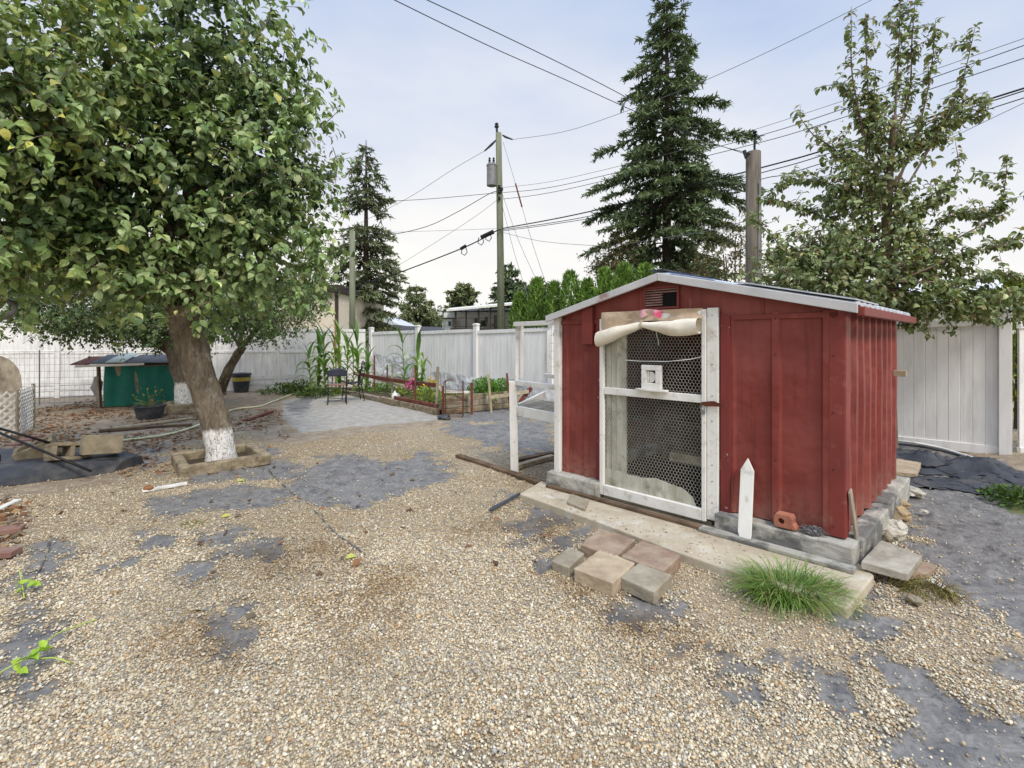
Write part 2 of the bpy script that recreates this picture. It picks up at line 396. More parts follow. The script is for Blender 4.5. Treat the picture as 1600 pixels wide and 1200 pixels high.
# ------------------------------------------------------------------ pebbles
def merged(name, T_v, T_f, Rm, S, P, C, mat_, parent=None, loc=None, smooth=True):
    "many small copies of a template (nv,3) in one mesh; Rm (n,3,3), S (n,3) or (n,), P (n,3), C (n,3)"
    n=len(P); nv=len(T_v)
    S=np.asarray(S); S = S[:,None]*np.ones(3) if S.ndim==1 else S
    V=np.einsum('nij,nvj->nvi',Rm,T_v[None]*S[:,None,:])+P[:,None,:]
    base=np.array(rootloc(parent)) if parent else (np.array(loc) if loc is not None else np.zeros(3))
    V=V-base
    me=bpy.data.meshes.new(name); me.vertices.add(n*nv); me.vertices.foreach_set('co',V.astype(np.float32).ravel())
    sizes=[len(f) for f in T_f]; flat=np.concatenate([np.array(f) for f in T_f])
    L_=(flat[None]+np.arange(n)[:,None]*nv).ravel().astype(np.int32)
    tot=np.tile(np.array(sizes,np.int32),n); st=np.concatenate([[0],np.cumsum(tot)[:-1]]).astype(np.int32)
    me.loops.add(len(L_)); me.loops.foreach_set('vertex_index',L_); me.polygons.add(len(tot))
    me.polygons.foreach_set('loop_start',st); me.polygons.foreach_set('loop_total',tot)
    me.polygons.foreach_set('use_smooth',np.full(len(tot),smooth)); me.update()
    cc=np.repeat(C,nv,0); cattr(me,'col',cc[:,0],cc[:,1],cc[:,2])
    return link_mesh(name,me,mat_,parent,Vector(base) if not parent else None)
def randrot(n, tilt=.5):
    z=rng.uniform(0,2*PI,n); a=rng.normal(0,tilt,n); b=rng.normal(0,tilt,n)
    cz,sz=np.cos(z),np.sin(z); ca,sa=np.cos(a),np.sin(a); cb,sb=np.cos(b),np.sin(b)
    o=np.zeros(n); i=np.ones(n)
    Rz=np.stack([cz,-sz,o,sz,cz,o,o,o,i],1).reshape(n,3,3); Rx=np.stack([i,o,o,o,ca,-sa,o,sa,ca],1).reshape(n,3,3); Ry=np.stack([cb,o,sb,o,i,o,-sb,o,cb],1).reshape(n,3,3)
    return np.einsum('nij,njk,nkl->nil',Rx,Ry,Rz)
def colmat(name, rough=.7, trans=0.0, spec=.3, nscale=40, nbump=.15):
    t=NT(name); a=t.n('ShaderNodeAttribute',attribute_name='col'); co=t.coord((1,1,1),False)
    n=t.noise(co,nscale,4); c=t.mix(t.ramp(n.outputs[0],.3,.7),a.outputs['Color'],t.mix(1.0,a.outputs['Color'],(.8,.8,.78,1),'MULTIPLY'))
    m=t.done(c,rough,t.bump(n.outputs[0],nbump,.004) if nbump else None,0,spec)
    if trans:
        tr=t.n('ShaderNodeBsdfTranslucent'); t.l(t.mix(1.0,c,(1.25,1.2,.6,1),'MULTIPLY'),tr.inputs[0])
        mx=t.n('ShaderNodeMixShader'); mx.inputs[0].default_value=trans; t.l(t.b.outputs[0],mx.inputs[1]); t.l(tr.outputs[0],mx.inputs[2]); t.l(mx.outputs[0],t.out.inputs[0])
    return m
def ico(sub):
    bm=bmesh.new(); bmesh.ops.create_icosphere(bm,subdivisions=sub,radius=1); v=np.array([x.co[:] for x in bm.verts]); f=[tuple(q.index for q in p.verts) for p in bm.faces]; bm.free(); return v,f
def pebbles():
    pts=[];rad=[]
    for y0,y1,dens,r0,r1 in ((1.25,2.6,11500,.0036,.0062),(2.6,3.8,6800,.0039,.0066),(3.8,5.6,2200,.0044,.007),(5.6,8.2,420,.005,.008)):
        xm=1.22*y1+.3; n=int(dens*2*xm*(y1-y0)); p=np.stack([rng.uniform(-xm,xm,n),rng.uniform(y0,y1,n)],1)
        p=p[np.abs(p[:,0])<1.22*p[:,1]+.3]; pts.append(p); rad.append(rng.uniform(r0,r1,len(p))*np.where(rng.random(len(p))<.12,1.3,1))
    p=np.concatenate(pts); r=np.concatenate(rad); z=zones(p)
    keep=(1-np.clip(z['fab']*1.25-.05,0,.965))*(1-z['soil']*.93)*(1-z['patio']*.98)*(1-z['sand']*.62)*(1-z['grass'])
    k=rng.random(len(p))<keep
    slab=np.array([[g[0],g[1]] for g in GAPPOLY]); k&=sdist(p,slab)<0.0
    slab=np.array([[q[0],q[1]] for q in [gp(x,y,.055) for x,y in ((820,773),(940,815),(1060,860),(1190,904),(1320,946),(1328,880),(1150,832),(870,742),(846,755))]])
    sd=sdist(p,slab); on=(sd>0)&(rng.random(len(p))<.16*np.exp(-sd/.07)+.022)&(p[:,1]<5.6); k|=on
    p=p[k]; r=r[k]; st=z['stain'][k]; on=on[k]; n=len(p)
    pal=np.array([L(*c)[:3] for c in ((214,200,172),(200,184,154),(224,214,192),(184,172,152),(164,160,152),(206,180,142),(146,136,122),(230,224,208),(178,148,114),(196,190,176))])
    pr=np.array([.19,.17,.13,.13,.09,.09,.06,.05,.04,.05]); C=pal[rng.choice(len(pal),n,p=pr/pr.sum())]*rng.uniform(.82,1.12,(n,1))
    big=fbm(p,1.1); C=C*np.array([1.01,.99,.95]); C=C*(1-.24*np.clip((big-.5)*4,0,1))[:,None]
    C=C*(1-st[:,None]*np.array([.40,.52,.66])*np.clip((fbm(p+5,4.)-.25)*3,0,1)[:,None])
    v,f=ico(1)
    r=r*np.exp(rng.normal(0,.24,n)).clip(.6,1.8); S=np.stack([r*rng.uniform(.9,1.35,n),r*rng.uniform(.8,1.1,n),r*rng.uniform(.55,.85,n)],1)
    P3=np.stack([p[:,0],p[:,1],np.where(on,.055+r*.35,gzP(p)+r*rng.uniform(.1,.9,n))],1)
    o=merged('gravel',v,f,randrot(n,.35),S,P3,C,colmat('pebble_stone',.75,0,.35,160,.0)); tag(o,'loose tan and grey pea gravel spread over the yard','gravel',kind='stuff')
pebbles()
# ================================================================== shed
B0=Vector((2.23,3.24,0)); A0=Vector((.513,4.87,0)); C0=Vector((3.74,4.65,0))
SU=(A0-B0); SLEN=SU.length; SU=SU/SLEN; SV=(C0-B0); TLEN=SV.length; SV=SV/TLEN
def S(s,t,z): 
    p=B0+SU*s+SV*t; return Vector((p.x,p.y,z))
def sbox(mb,s0,s1,t0,t1,z0,z1):
    return mb.hexa([S(s0,t0,z0),S(s1,t0,z0),S(s1,t1,z0),S(s0,t1,z0),S(s0,t0,z1),S(s1,t0,z1),S(s1,t1,z1),S(s0,t1,z1)])
m_red=mat('oxide_red_painted_steel',L(130,57,49),L(114,48,42),3,.5,.12,14,(1,1,.6),dirt=L(150,86,76),dscale=2.2,damt=.5,dlo=.5,dhi=.75,bdist=.01)
def weather_red(m):
    "mud splash near the ground, rust runs and chalky fading on the painted steel"
    t=NT.__new__(NT); t.m=m; t.t=m.node_tree; b=[n for n in t.t.nodes if n.type=='BSDF_PRINCIPLED'][0]; src=b.inputs['Base Color'].links[0].from_socket
    tc=t.n('ShaderNodeTexCoord'); sx=t.n('ShaderNodeSeparateXYZ'); t.l(tc.outputs['Object'],sx.inputs[0])
    co=t.coord((1,1,1),False); n=t.noise(co,11,8,.7)
    zf=t.math('MULTIPLY_ADD',sx.outputs[2],-2.6,1.32,clamp=True)      # 1 at the sill, 0 half way up
    mud=t.math('MULTIPLY',zf,t.ramp(n.outputs[0],.36,.60)); c=t.mix(t.math('MULTIPLY',mud,.85),src,L(150,112,96))
    st=t.coord((9,9,.5),False); s1=t.noise(st,3.2,5,.6); c=t.mix(t.math('MULTIPLY',t.ramp(s1.outputs[0],.52,.70),.5),c,L(90,36,32))
    fd=t.noise(t.coord((1,1,.7),False),1.7,4,.5); c=t.mix(t.math('MULTIPLY',t.ramp(fd.outputs[0],.42,.66),.42),c,L(162,92,82))
    sp=t.noise(co,55,3,.6); c=t.mix(t.math('MULTIPLY',t.ramp(sp.outputs[0],.70,.74),.6),c,L(70,34,30))
    t.l(c,b.inputs['Base Color']); dn=t.noise(co,2.6,3,.5); old=b.inputs['Normal'].links[0].from_socket; t.l(t.bump(dn.outputs[0],.55,.09,old),b.inputs['Normal'])
weather_red(m_red)
m_redtrim=mat('oxide_red_trim',L(132,58,51),L(114,50,44),4,.5,.12,20,dirt=L(176,130,118),dscale=9,damt=.25,dlo=.58,dhi=.7)
m_redpeel=mat('peeling_red_board',L(126,54,50),L(108,48,45),6,.8,.3,30,(1,1,.4),dirt=L(196,170,150),dscale=14,damt=.9,dlo=.66,dhi=.69)
m_fascia=mat('chalky_roof_edge',L(206,204,202),L(182,180,178),5,.6,.15,30,dirt=L(140,90,84),dscale=3,damt=.7,dlo=.58,dhi=.66)
m_roof=mat('pale_corrugated_roof',L(206,210,214),L(176,182,190),4,.55,.15,30,dirt=L(120,128,150),dscale=5,damt=.5)
m_blue=mat('blue_tarp_strip',L(70,104,170),L(54,84,140),6,.5,.2)
m_found=mat('limewashed_block',L(186,182,170),L(150,146,136),5,.95,.6,45,dirt=L(94,94,92),dscale=3.2,damt=.85,dlo=.46,dhi=.56)
m_canvas=mat('dirty_canvas',L(240,234,218),L(220,210,188),5,.85,.3,25,dirt=L(160,140,114),dscale=6,damt=.35)
m_pink=mat('pink_cloth',L(206,84,116),L(216,180,180),7,.9,.3,lo=.42,hi=.62)

ZB=.20; RID=1.26
def roof_z(s, top=False):
    z = 2.085-(.30)*abs(s-RID)/1.26 if s<RID else 2.085-.30*(s-RID)/1.13
    return z
shed=thing('red_shed','red painted metal shed with low gable roof and chicken wire door','shed',(B0.x,B0.y,0))
def panel(s_list, t0, z0, ztop):
    "sheet metal run along the front from (s,offset) pairs"
    mb=MB()
    for i in range(len(s_list)-1):
        (s0,o0),(s1,o1)=s_list[i],s_list[i+1]
        mb.add([S(s0,t0-o0,z0),S(s1,t0-o1,z0),S(s1,t0-o1,ztop(s1)),S(s0,t0-o0,ztop(s0))],[(0,1,2,3)])
    return mb
def ribbed(s0,s1,ribs,w=.035,h=.016):
    l=[(s0,0)]
    for r in ribs: l+=[(r-w,0),(r-w*.55,h),(r+w*.55,h),(r+w,0)]
    return l+[(s1,0)]
EZ=1.75
o=panel(ribbed(0,.775,[.06,.38,.70],.04,.02),0,ZB,lambda s:EZ).build('front_wall',m_red,shed); 
tag(o)
panel(ribbed(1.87,SLEN,[2.06,2.31],.035,.016),0,ZB,lambda s:EZ).build('front_wall',m_red,shed)
# gable above the eaves line
g=MB(); 
gs=[0,.3,.6,.9,RID,1.5,1.8,2.1,SLEN]
for a,b in zip(gs[:-1],gs[1:]): g.add([S(a,-.006,EZ-.03),S(b,-.006,EZ-.03),S(b,-.006,roof_z(b)),S(a,-.006,roof_z(a))],[(0,1,2,3)])
g.build('gable',m_red,shed)
for a,b in ((-.01,.775),(1.87,SLEN+.01)):
    g=MB(); sbox(g,a,b,-.022,-.007,EZ-.05,EZ-.012); g.build('gable_trim',m_redtrim,shed,bevel=.003)
for sx in (.47,1.02,1.5,1.95):
    g=MB(); sbox(g,sx-.012,sx+.012,-.012,-.006,EZ-.01,roof_z(sx)-.01); g.build('gable_seam',m_redtrim,shed,bevel=.003)
# side walls: deep corrugation
def sidewall(smin,sgn,name):
    mb=MB(); pitch=TLEN/9; prof=[]
    for k in range(9):
        t=k*pitch; prof+=[(t+.0,0),(t+pitch*.42,0),(t+pitch*.56,.032),(t+pitch*.84,.032)]
    prof.append((TLEN,0))
    zs=[ZB,ZB+.4,ZB+.8,1.2,1.5,1.78]
    jit={}
    for i,(t0,o0) in enumerate(prof):
        for z in zs: jit[i,z]=mnoise.noise(Vector((t0*2.3,z*2.1,smin*9)))*.012
    for i in range(len(prof)-1):
        (t0,o0),(t1,o1)=prof[i],prof[i+1]
        for z0,z1 in zip(zs[:-1],zs[1:]):
            mb.add([S(smin+sgn*(o0+jit[i,z0]),t0,z0),S(smin+sgn*(o1+jit[i+1,z0]),t1,z0),S(smin+sgn*(o1+jit[i+1,z1]),t1,z1),S(smin+sgn*(o0+jit[i,z1]),t0,z1)],[(0,1,2,3)])
    return mb.build(name,m_red,shed)
sidewall(0,-1,'side_wall'); sidewall(SLEN,1,'side_wall')
mb=MB(); mb.add([S(0,TLEN,ZB),S(SLEN,TLEN,ZB),S(SLEN,TLEN,1.75),S(RID,TLEN,2.085),S(0,TLEN,1.75)],[(0,1,2,3,4)]); mb.build('back_wall',m_red,shed)
mb=MB(); sbox(mb,-.045,.05,-.022,-.002,ZB,1.755); sbox(mb,-.05,-.03,-.02,.06,ZB,1.755); mb.build('corner_trim',m_redtrim,shed,bevel=.006)
mb=MB(); sbox(mb,.695,.77,-.035,-.01,.16,1.74); mb.build('door_post',m_redpeel,shed,bevel=.004)
mb=MB(); sbox(mb,1.872,1.93,-.03,-.01,.2,1.74); mb.build('door_post',m_redpeel,shed,bevel=.004)
mb=MB(); sbox(mb,1.96,2.08,-.055,-.02,1.50,1.86); mb.build('flashing_board',m_redtrim,shed,bevel=.004)
mb=MB(); sbox(mb,SLEN-.005,SLEN+.06,-.05,.01,.16,1.77); mb.build('corner_post',m_white,shed,bevel=.004)
for ss in (.02,.38,.70,2.06,2.31):
    for tz in (.27,.66,1.05,1.44,1.70):
        mb=MB(); mb.blob(S(ss,-.019 if ss>.05 else -.024,tz),(.007,.007,.007),1,1,0); mb.build('screw',m_rust,shed)
# foundation
f=MB(); 
sbox(f,-.11,.78,-.12,.06,.0,.192)
f2=MB(); sbox(f2,-.13,.0,.06,TLEN*.52,0,.188); f3=MB(); sbox(f3,-.12,.0,TLEN*.525,TLEN+.08,0,.2)
f4=MB(); sbox(f4,1.86,SLEN+.10,-.13,.06,0,.198)
f5=MB(); sbox(f5,.84,1.85,-.03,.06,0,.085)
f6=MB(); sbox(f6,SLEN-.05,SLEN+.1,.065,TLEN+.08,0,.195); f7=MB(); sbox(f7,.01,SLEN-.06,TLEN-.1,TLEN+.08,0,.195)
fl=MB(); sbox(fl,.01,SLEN-.06,.07,TLEN-.11,0,.1)
for q in (f,f2,f3,f4,f6,f7): 
    o=q.build('foundation_block',m_found,shed,bevel=.012)
    sd=o.modifiers.new('sub','SUBSURF'); sd.subdivision_type='SIMPLE'; sd.levels=sd.render_levels=4
    tx=bpy.data.textures.new('rough','CLOUDS'); tx.noise_scale=.06; dm=o.modifiers.new('d','DISPLACE'); dm.texture=tx; dm.strength=.014; dm.mid_level=.5
f5.build('door_sill',m_concrete,shed,bevel=.006); fl.build('shed_floor',m_dark,shed)
# roof
def roofslope(s0,s1,name):
    mb=MB(); n=26
    t0,t1=-.09,TLEN+.09
    for j in range(n):
        a=t0+(t1-t0)*j/n; b=t0+(t1-t0)*(j+1)/n
        ha=.012*(j%2); hb=.012*((j+1)%2)
        for (sa,sb) in ((s0,s1),):
            mb.add([S(sa,a,roof_z(sa)+.035+ha),S(sb,a,roof_z(sb)+.035+ha),S(sb,b,roof_z(sb)+.035+hb),S(sa,b,roof_z(sa)+.035+hb),
                    S(sa,a,roof_z(sa)+.012+ha),S(sb,a,roof_z(sb)+.012+ha),S(sb,b,roof_z(sb)+.012+hb),S(sa,b,roof_z(sa)+.012+hb)],[(0,1,2,3),(7,6,5,4),(0,4,5,1),(2,6,7,3),(0,3,7,4),(1,5,6,2)])
    return mb.build(name,m_roof,shed)
roofslope(-.12,RID,'roof_sheet'); roofslope(RID+.002,SLEN+.10,'roof_sheet')
def fascia(s0,s1,t0,t1,h0=-.035,h1=.03):
    mb=MB(); mb.hexa([S(s0,t0,roof_z(s0)+h0),S(s1,t0,roof_z(s1)+h0),S(s1,t1,roof_z(s1)+h0),S(s0,t1,roof_z(s0)+h0),S(s0,t0,roof_z(s0)+h1),S(s1,t0,roof_z(s1)+h1),S(s1,t1,roof_z(s1)+h1),S(s0,t1,roof_z(s0)+h1)]); return mb
fascia(-.13,RID-.002,-.115,-.092).build('roof_edge',m_fascia,shed,bevel=.004)
fascia(RID+.002,SLEN+.12,-.115,-.092).build('roof_edge',m_fascia,shed,bevel=.004)
mb=MB(); sbox(mb,-.165,-.122,-.09,TLEN+.1,roof_z(-.14)-.05,roof_z(-.14)+.012); mb.build('gutter',m_redtrim,shed,bevel=.008)
mb=MB(); sbox(mb,RID-.05,RID+.08,-.10,TLEN+.1,roof_z(RID)+.05,roof_z(RID)+.062); mb.build('ridge_cap',m_blackplastic,shed,bevel=.003)
def lay(s0,s1,t0,t1,h,th,name,m):
    mb=MB(); mb.hexa([S(s0,t0,roof_z(s0)+h),S(s1,t0,roof_z(s1)+h),S(s1,t1,roof_z(s1)+h),S(s0,t1,roof_z(s0)+h),S(s0,t0,roof_z(s0)+h+th),S(s1,t0,roof_z(s1)+h+th),S(s1,t1,roof_z(s1)+h+th),S(s0,t1,roof_z(s0)+h+th)]); return mb.build(name,m,shed)
lay(.80,1.17,-.085,-.03,.048,.005,'tarp_strip',m_blue); lay(-.12,.62,-.10,.62,.050,.010,'loose_roof_sheet',m_roof)
# vent
v=MB(); vs0,vs1,vz0,vz1=1.13,1.42,1.83,1.99
for a,b,c_,d in ((vs0-.02,vs1+.02,vz1,vz1+.018),(vs0-.02,vs1+.02,vz0-.018,vz0),(vs0-.02,vs0,vz0,vz1),(vs1,vs1+.02,vz0,vz1)): sbox(v,a,b,-.03,-.008,c_,d)
vent=v.build('vent',m_redtrim,shed,bevel=.003)
v=MB(); sbox(v,vs0,vs1,-.0095,-.0075,vz0,vz1); v.build('vent_hole',m_dark,vent)
v=MB()
for k in range(7):
    z=vz0+.012+k*.022
    a0=vs0+.002 if k>4 else vs0+.13
    v.hexa([S(a0,-.03,z),S(vs1-.002,-.03,z),S(vs1-.002,-.012,z+.012),S(a0,-.012,z+.012),S(a0,-.03,z+.003),S(vs1-.002,-.03,z+.003),S(vs1-.002,-.012,z+.015),S(a0,-.012,z+.015)])
v.build('vent_louvres',mat('sun_bleached_slat',L(186,150,136),L(150,110,98),9,.7,.2),vent)
# door: fixed frame and leaf
mb=MB(); sbox(mb,.775,.862,-.062,-.036,.11,1.80); o=mb.build('door_frame',m_white,shed,bevel=.004)
for z in (.25,.42,.55,.9,1.1,1.35,1.6,1.74): MB().blob(S(.82,-.064,z),(.005,.005,.005),1,1,0).build('nail',m_rust,o)
door=MB(); sbox(door,.866,.90,-.075,-.036,.09,1.79); door=door.build('door',m_white,shed,bevel=.004)
mb=MB(); sbox(mb,1.822,1.862,-.075,-.036,.09,1.74); mb.build('stile',m_white,door,bevel=.004)
mb=MB(); sbox(mb,1.60,1.70,-.040,-.022,.25,1.70); mb.build('inner_board',m_white2,door,bevel=.003)
mb=MB(); sbox(mb,1.703,1.76,-.034,-.018,.25,1.70); sbox(mb,1.765,1.819,-.030,-.014,.25,1.70); mb.build('inner_board',m_white2,door,bevel=.003)
mb=MB(); sbox(mb,.902,1.818,-.068,-.036,1.035,1.10); mb.build('middle_rail',m_white,door,bevel=.004)
mb=MB(); sbox(mb,1.18,1.46,-.12,-.062,1.102,1.12); mb.build('shelf',m_white,door,bevel=.003)
mb=MB(); sbox(mb,.902,1.818,-.078,-.036,.09,.185); mb.build('bottom_rail',m_white,door,bevel=.005)
mb=MB(); top=[(1.818,.33),(1.7,.335),(1.55,.32),(1.42,.325),(1.3,.335),(1.2,.33),(1.1,.31),(1.03,.285),(.985,.25),(.965,.2),(.96,.187)]
rg_=random.Random(2); tp=[]
for (sa,za),(sb,zb_) in zip(top[:-1],top[1:]):
    for q in range(4): tp.append((sa+(sb-sa)*q/4,za+(zb_-za)*q/4+rg_.uniform(-.008,.008)))
top=tp+[top[-1]]
pts=[S(s,-.045,max(.187,z)) for s,z in top]+[S(1.818,-.045,.187)]; mb.plate(pts,.012); mb.build('kick_board',m_white2,door)
mb=MB(); sbox(mb,.902,1.818,-.07,-.038,1.72,1.79); mb.build('top_rail',m_white,door,bevel=.004)
# chicken wire
def hexwire(s0,s1,z0,z1,w,r,t):
    mb=MB(); a=w/math.sqrt(3); seen=set()
    row=0; z=z0
    def put(p,q):
        k=(round(p[0],3),round(p[1],3),round(q[0],3),round(q[1],3))
        if k in seen: return
        seen.add(k)
        if min(p[0],q[0])<s0 or max(p[0],q[0])>s1 or max(p[1],q[1])>z1: return
        j=lambda x:.004*mnoise.noise(Vector((x[0]*4,x[1]*4,3)))
        twist = abs(p[0]-q[0])<.001
        mb.tube([S(p[0]+j(p),t+j(q)*1.5,p[1]),S(q[0]+j(q),t+j(p)*1.5,q[1])],r*(1.5 if twist else 1.0),4,False)
    while z<z1:
        off=(row%2)*w/2; s=s0+off
        while s<s1:
            put((s,z),(s+w/2,z+a/2)); put((s+w/2,z+a/2),(s+w,z)); put((s+w/2,z+a/2),(s+w/2,z+a*1.5)); s+=w
        put((s0,z+a/2),(s0+w/2,z)) if off else None
        row+=1; z+=a*1.5
    return mb
hexwire(.89,1.825,.18,1.74,.029,.0011,-.042).build('wire_mesh',m_wire,door)
mb=MB(); mb.tube([S(1.60,-.05,1.36),S(1.45,-.052,1.355),S(1.2,-.052,1.36),S(1.0,-.05,1.385),S(.9,-.05,1.41)],.004,6); mb.build('cord',m_white,door)
mb=MB(); mb.tube([S(1.30,-.05,1.66),S(1.295,-.055,1.58),S(1.28,-.05,1.53),S(1.285,-.05,1.50)],.003,5); mb.build('cord',m_white,door)
# latch
mb=MB(); mb.plate([S(.90,-.08,1.01),S(.90,-.08,1.045),S(.80,-.08,1.062),S(.77,-.08,1.05),S(.74,-.08,1.05),S(.74,-.08,1.02),S(.79,-.08,1.02)],.005)
la=mb.build('latch',m_rust,shed)
mb=MB(); mb.tube([S(.885+.018*math.cos(a),-.085,1.0+.018*math.sin(a)) for a in np.linspace(0,2*PI,13)],.004,6); sbox(mb,.865,.90,-.092,-.078,.95,.985); mb.build('padlock',m_greymetal,la,bevel=.004)
# inside
mb=MB(); sbox(mb,.12,SLEN-.2,1.0,1.06,.62,.68); mb.build('perch',m_brownwood,shed)
mb=MB(); sbox(mb,.9,1.5,.55,.62,.36,.44); mb.build('perch',m_palewood,shed)
mb=MB(); sbox(mb,.2,2.1,1.5,1.54,.11,.9); mb.build('nest_box',m_brownwood,shed)
mb=MB(); sbox(mb,-.125,-.03,TLEN*.90,TLEN*.93,1.20,1.255); mb.build('wood_block',m_palewood,shed,bevel=.004)
# things hung on or standing by the shed
def roll():
    mb=MB(); ctr=[]; N=40
    for i in range(N+1):
        u=i/N; s=1.85-.95*u
        sag = 1.55+.125*min(1,u/.48) if u<.48 else 1.675-.02*math.sin((u-.48)/.52*PI)-.035*(u-.48)
        rr=.022+.030*min(1,abs(u-.48)*3.2)**.8+.012*abs(u-.48)
        ctr.append((s,sag,rr))
    n=14; vs=[];fs=[]
    for i,(s,z,r) in enumerate(ctr):
        for k in range(n):
            a=2*PI*k/n; w=1+.22*mnoise.noise(Vector((s*7,math.cos(a)*1.6,math.sin(a)*1.6)))+.10*mnoise.noise(Vector((s*5+math.cos(a)*6,math.sin(a)*6,2)))
            vs.append(S(s,-.115+math.cos(a)*r*w,z+math.sin(a)*r*1.15*w))
    for i in range(N):
        for k in range(n): fs.append((i*n+k,i*n+(k+1)%n,(i+1)*n+(k+1)%n,(i+1)*n+k))
    mb.add(vs,fs); mb.add(vs[:n],[tuple(range(n))]); return mb
rc=thing('canvas_blind','dirty cream canvas rolled up and tied above the wire door','blind',S(1.35,-.1,1.6))
roll().build('canvas_roll',m_canvas,rc,smooth=True)
def flap(u,v):
    s=1.83-.94*u; z=1.80-v*(.22-.13*min(1,u/.45)); return S(s,-.085-.012*math.sin(u*17)-.01*math.sin(v*5+u*3),z)
MB().sheet(flap,30,6).build('canvas_flap',mat('stained_cloth',L(206,186,160),L(170,146,124),7,.9,.3,25,dirt=L(120,96,80),dscale=8,damt=.5),rc,smooth=True)
mb=MB(); mb.sheet(lambda u,v:S(1.43-.20*u,-.102-.012*math.sin(u*11),1.802+.008*math.sin(u*4)-v*(.05+.018*math.sin(u*9))),14,4); mb.build('pink_patch',m_pink,rc,smooth=True)
mb=MB(); mb.tube([S(1.395+.0*k,-.115+.034*math.cos(a),1.672+.04*math.sin(a)) for k,a in enumerate(np.linspace(0,2*PI,15))],.006,6); mb.build('tie_cord',m_greywood,rc)
pl=thing('wooden_plaque','small square white wooden box frame with a curved cut-out on the door shelf','box frame',S(1.32,-.1,1.121))
mb=MB(); s0,s1,z0,z1=1.235,1.415,1.121,1.325
sbox(mb,s0,s1,-.10,-.065,z0,z0+.05); sbox(mb,s0,s1,-.10,-.065,z1-.045,z1); sbox(mb,s0,s0+.05,-.10,-.065,z0+.05,z1-.045); sbox(mb,s1-.045,s1,-.10,-.065,z0+.05,z1-.045); mb.build('frame',m_white,pl,bevel=.004)
mb=MB(); sbox(mb,s0+.05,s1-.045,-.071,-.067,z0+.05,z1-.045); mb.build('recess',m_dark,pl)
ds=lambda s,z:S(s,-.076,z)
mb=MB(); arc=[(1.343,z0+.054)]+[(1.325-.032*math.sin(a),z0+.102-.046*math.cos(a)) for a in np.linspace(0.1,PI-.1,12)]+[(1.343,z1-.056)]
mb.plate([ds(a,b) for a,b in arc],.008); mb.build('curved_piece',m_white,pl)
mb=MB(); mb.plate([ds(1.368,z0+.053),ds(1.347,z0+.053),ds(1.347,z1-.054),ds(1.368,z1-.054)],.008); mb.build('upright_piece',m_white,pl)
mb=MB(); 
p0=gp(1165,849,.06); p1=gp(1178,846,.06)
base=S(.36,-.30,.055); topz=.76
def picket():
    mb=MB(); c=gp(1163,846,.056); d=(S(.563,-.035,.645)-c); ln=d.length; d.normalize(); a=SU; w=.047
    up=a.cross(d).normalized()*.009
    poly=[c-a*w*.8,c+a*w*.5,c+a*w+d*.06,c+a*w+d*(ln-.09),c+d*ln,c-a*w+d*(ln-.09),c-a*w+d*.05]
    mb.plate([p-up for p in poly],.018); return mb
solo(picket(),'picket',m_white,'white pointed picket leaning against the red shed wall right of the door','picket',S(.37,-.27,.05),bevel=.003)
# hollow brick
bk=thing('terracotta_brick','broken orange hollow brick on the foundation below the red wall','brick',S(.31,-.06,.2))
m_terra=mat('terracotta',L(178,118,94),L(150,94,76),9,.9,.4,40)
def holebrick():
    mb=MB(); cx=S(.305,-.055,.2); a=SU*1; b=Vector((0,0,1)); t=SV
    ang=np.linspace(0,2*PI,17)[:-1]; n=16
    out=[]
    for x in ang:
        c,s_=math.cos(x),math.sin(x); k=1/max(abs(c)/.060,abs(s_)/.048); out.append((c*k,s_*k))
    out=[(x-(.02 if y>0 and x<0 else 0)*0,y) for x,y in out]
    hole=[(.020*math.cos(x)+.012,.02*math.sin(x)-.002) for x in ang]
    vs=[];fs=[]
    for dep in (-.05,.03):
        for ring in (out,hole):
            for x,y in ring: vs.append(cx+a*x*1.0+b*(y+.05)+t*dep)
    for k in range(n):
        k2=(k+1)%n
        fs+= [(k,k2,n+k2,n+k),(2*n+k,3*n+k,3*n+k2,2*n+k2),(k,2*n+k,2*n+k2,k2),(n+k,n+k2,3*n+k2,3*n+k)]
    mb.add(vs,fs); return mb
holebrick().build('body',m_terra,bk,bevel=.004)
mb=MB(); mb.hexa([S(.22,-.10,.2),S(.255,-.10,.2),S(.255,-.03,.2),S(.22,-.03,.2),S(.23,-.10,.225),S(.255,-.10,.262),S(.255,-.03,.262),S(.23,-.03,.225)]); mb.build('broken_end',m_terra,bk,bevel=.004)
mb=MB()
rr=random.Random(3)
for k in range(60):
    c=S(.13,-.06,.218); a=rr.uniform(0,6.28); pts=[]
    for j in range(8): pts.append(c+SU*(rr.gauss(0,.03))+SV*rr.gauss(0,.02)+Vector((0,0,abs(rr.gauss(0,.02))-.014)))
    mb.tube(pts,.0022,4,False)
mb.blob(S(.13,-.06,.21),(.05,.04,.028),4,3,.4,3)
solo(mb,'wool_wad',mat('grey_matted_wool',L(150,146,146),L(96,94,96),12,1,.6,60),'grey matted wad of wool on the foundation by the shed corner','wool wad',S(.13,-.06,.2),smooth=True)
mb=MB(); c=S(-.085,.10,.195); d=(S(-.07,.30,.60)-c)
mb.bar(c,S(-.062,.03,.52),.075,.014,up=SU); solo(mb,'short_board',m_greywood,'short grey board standing against the corrugated side wall near the shed corner','board',c,bevel=.002)

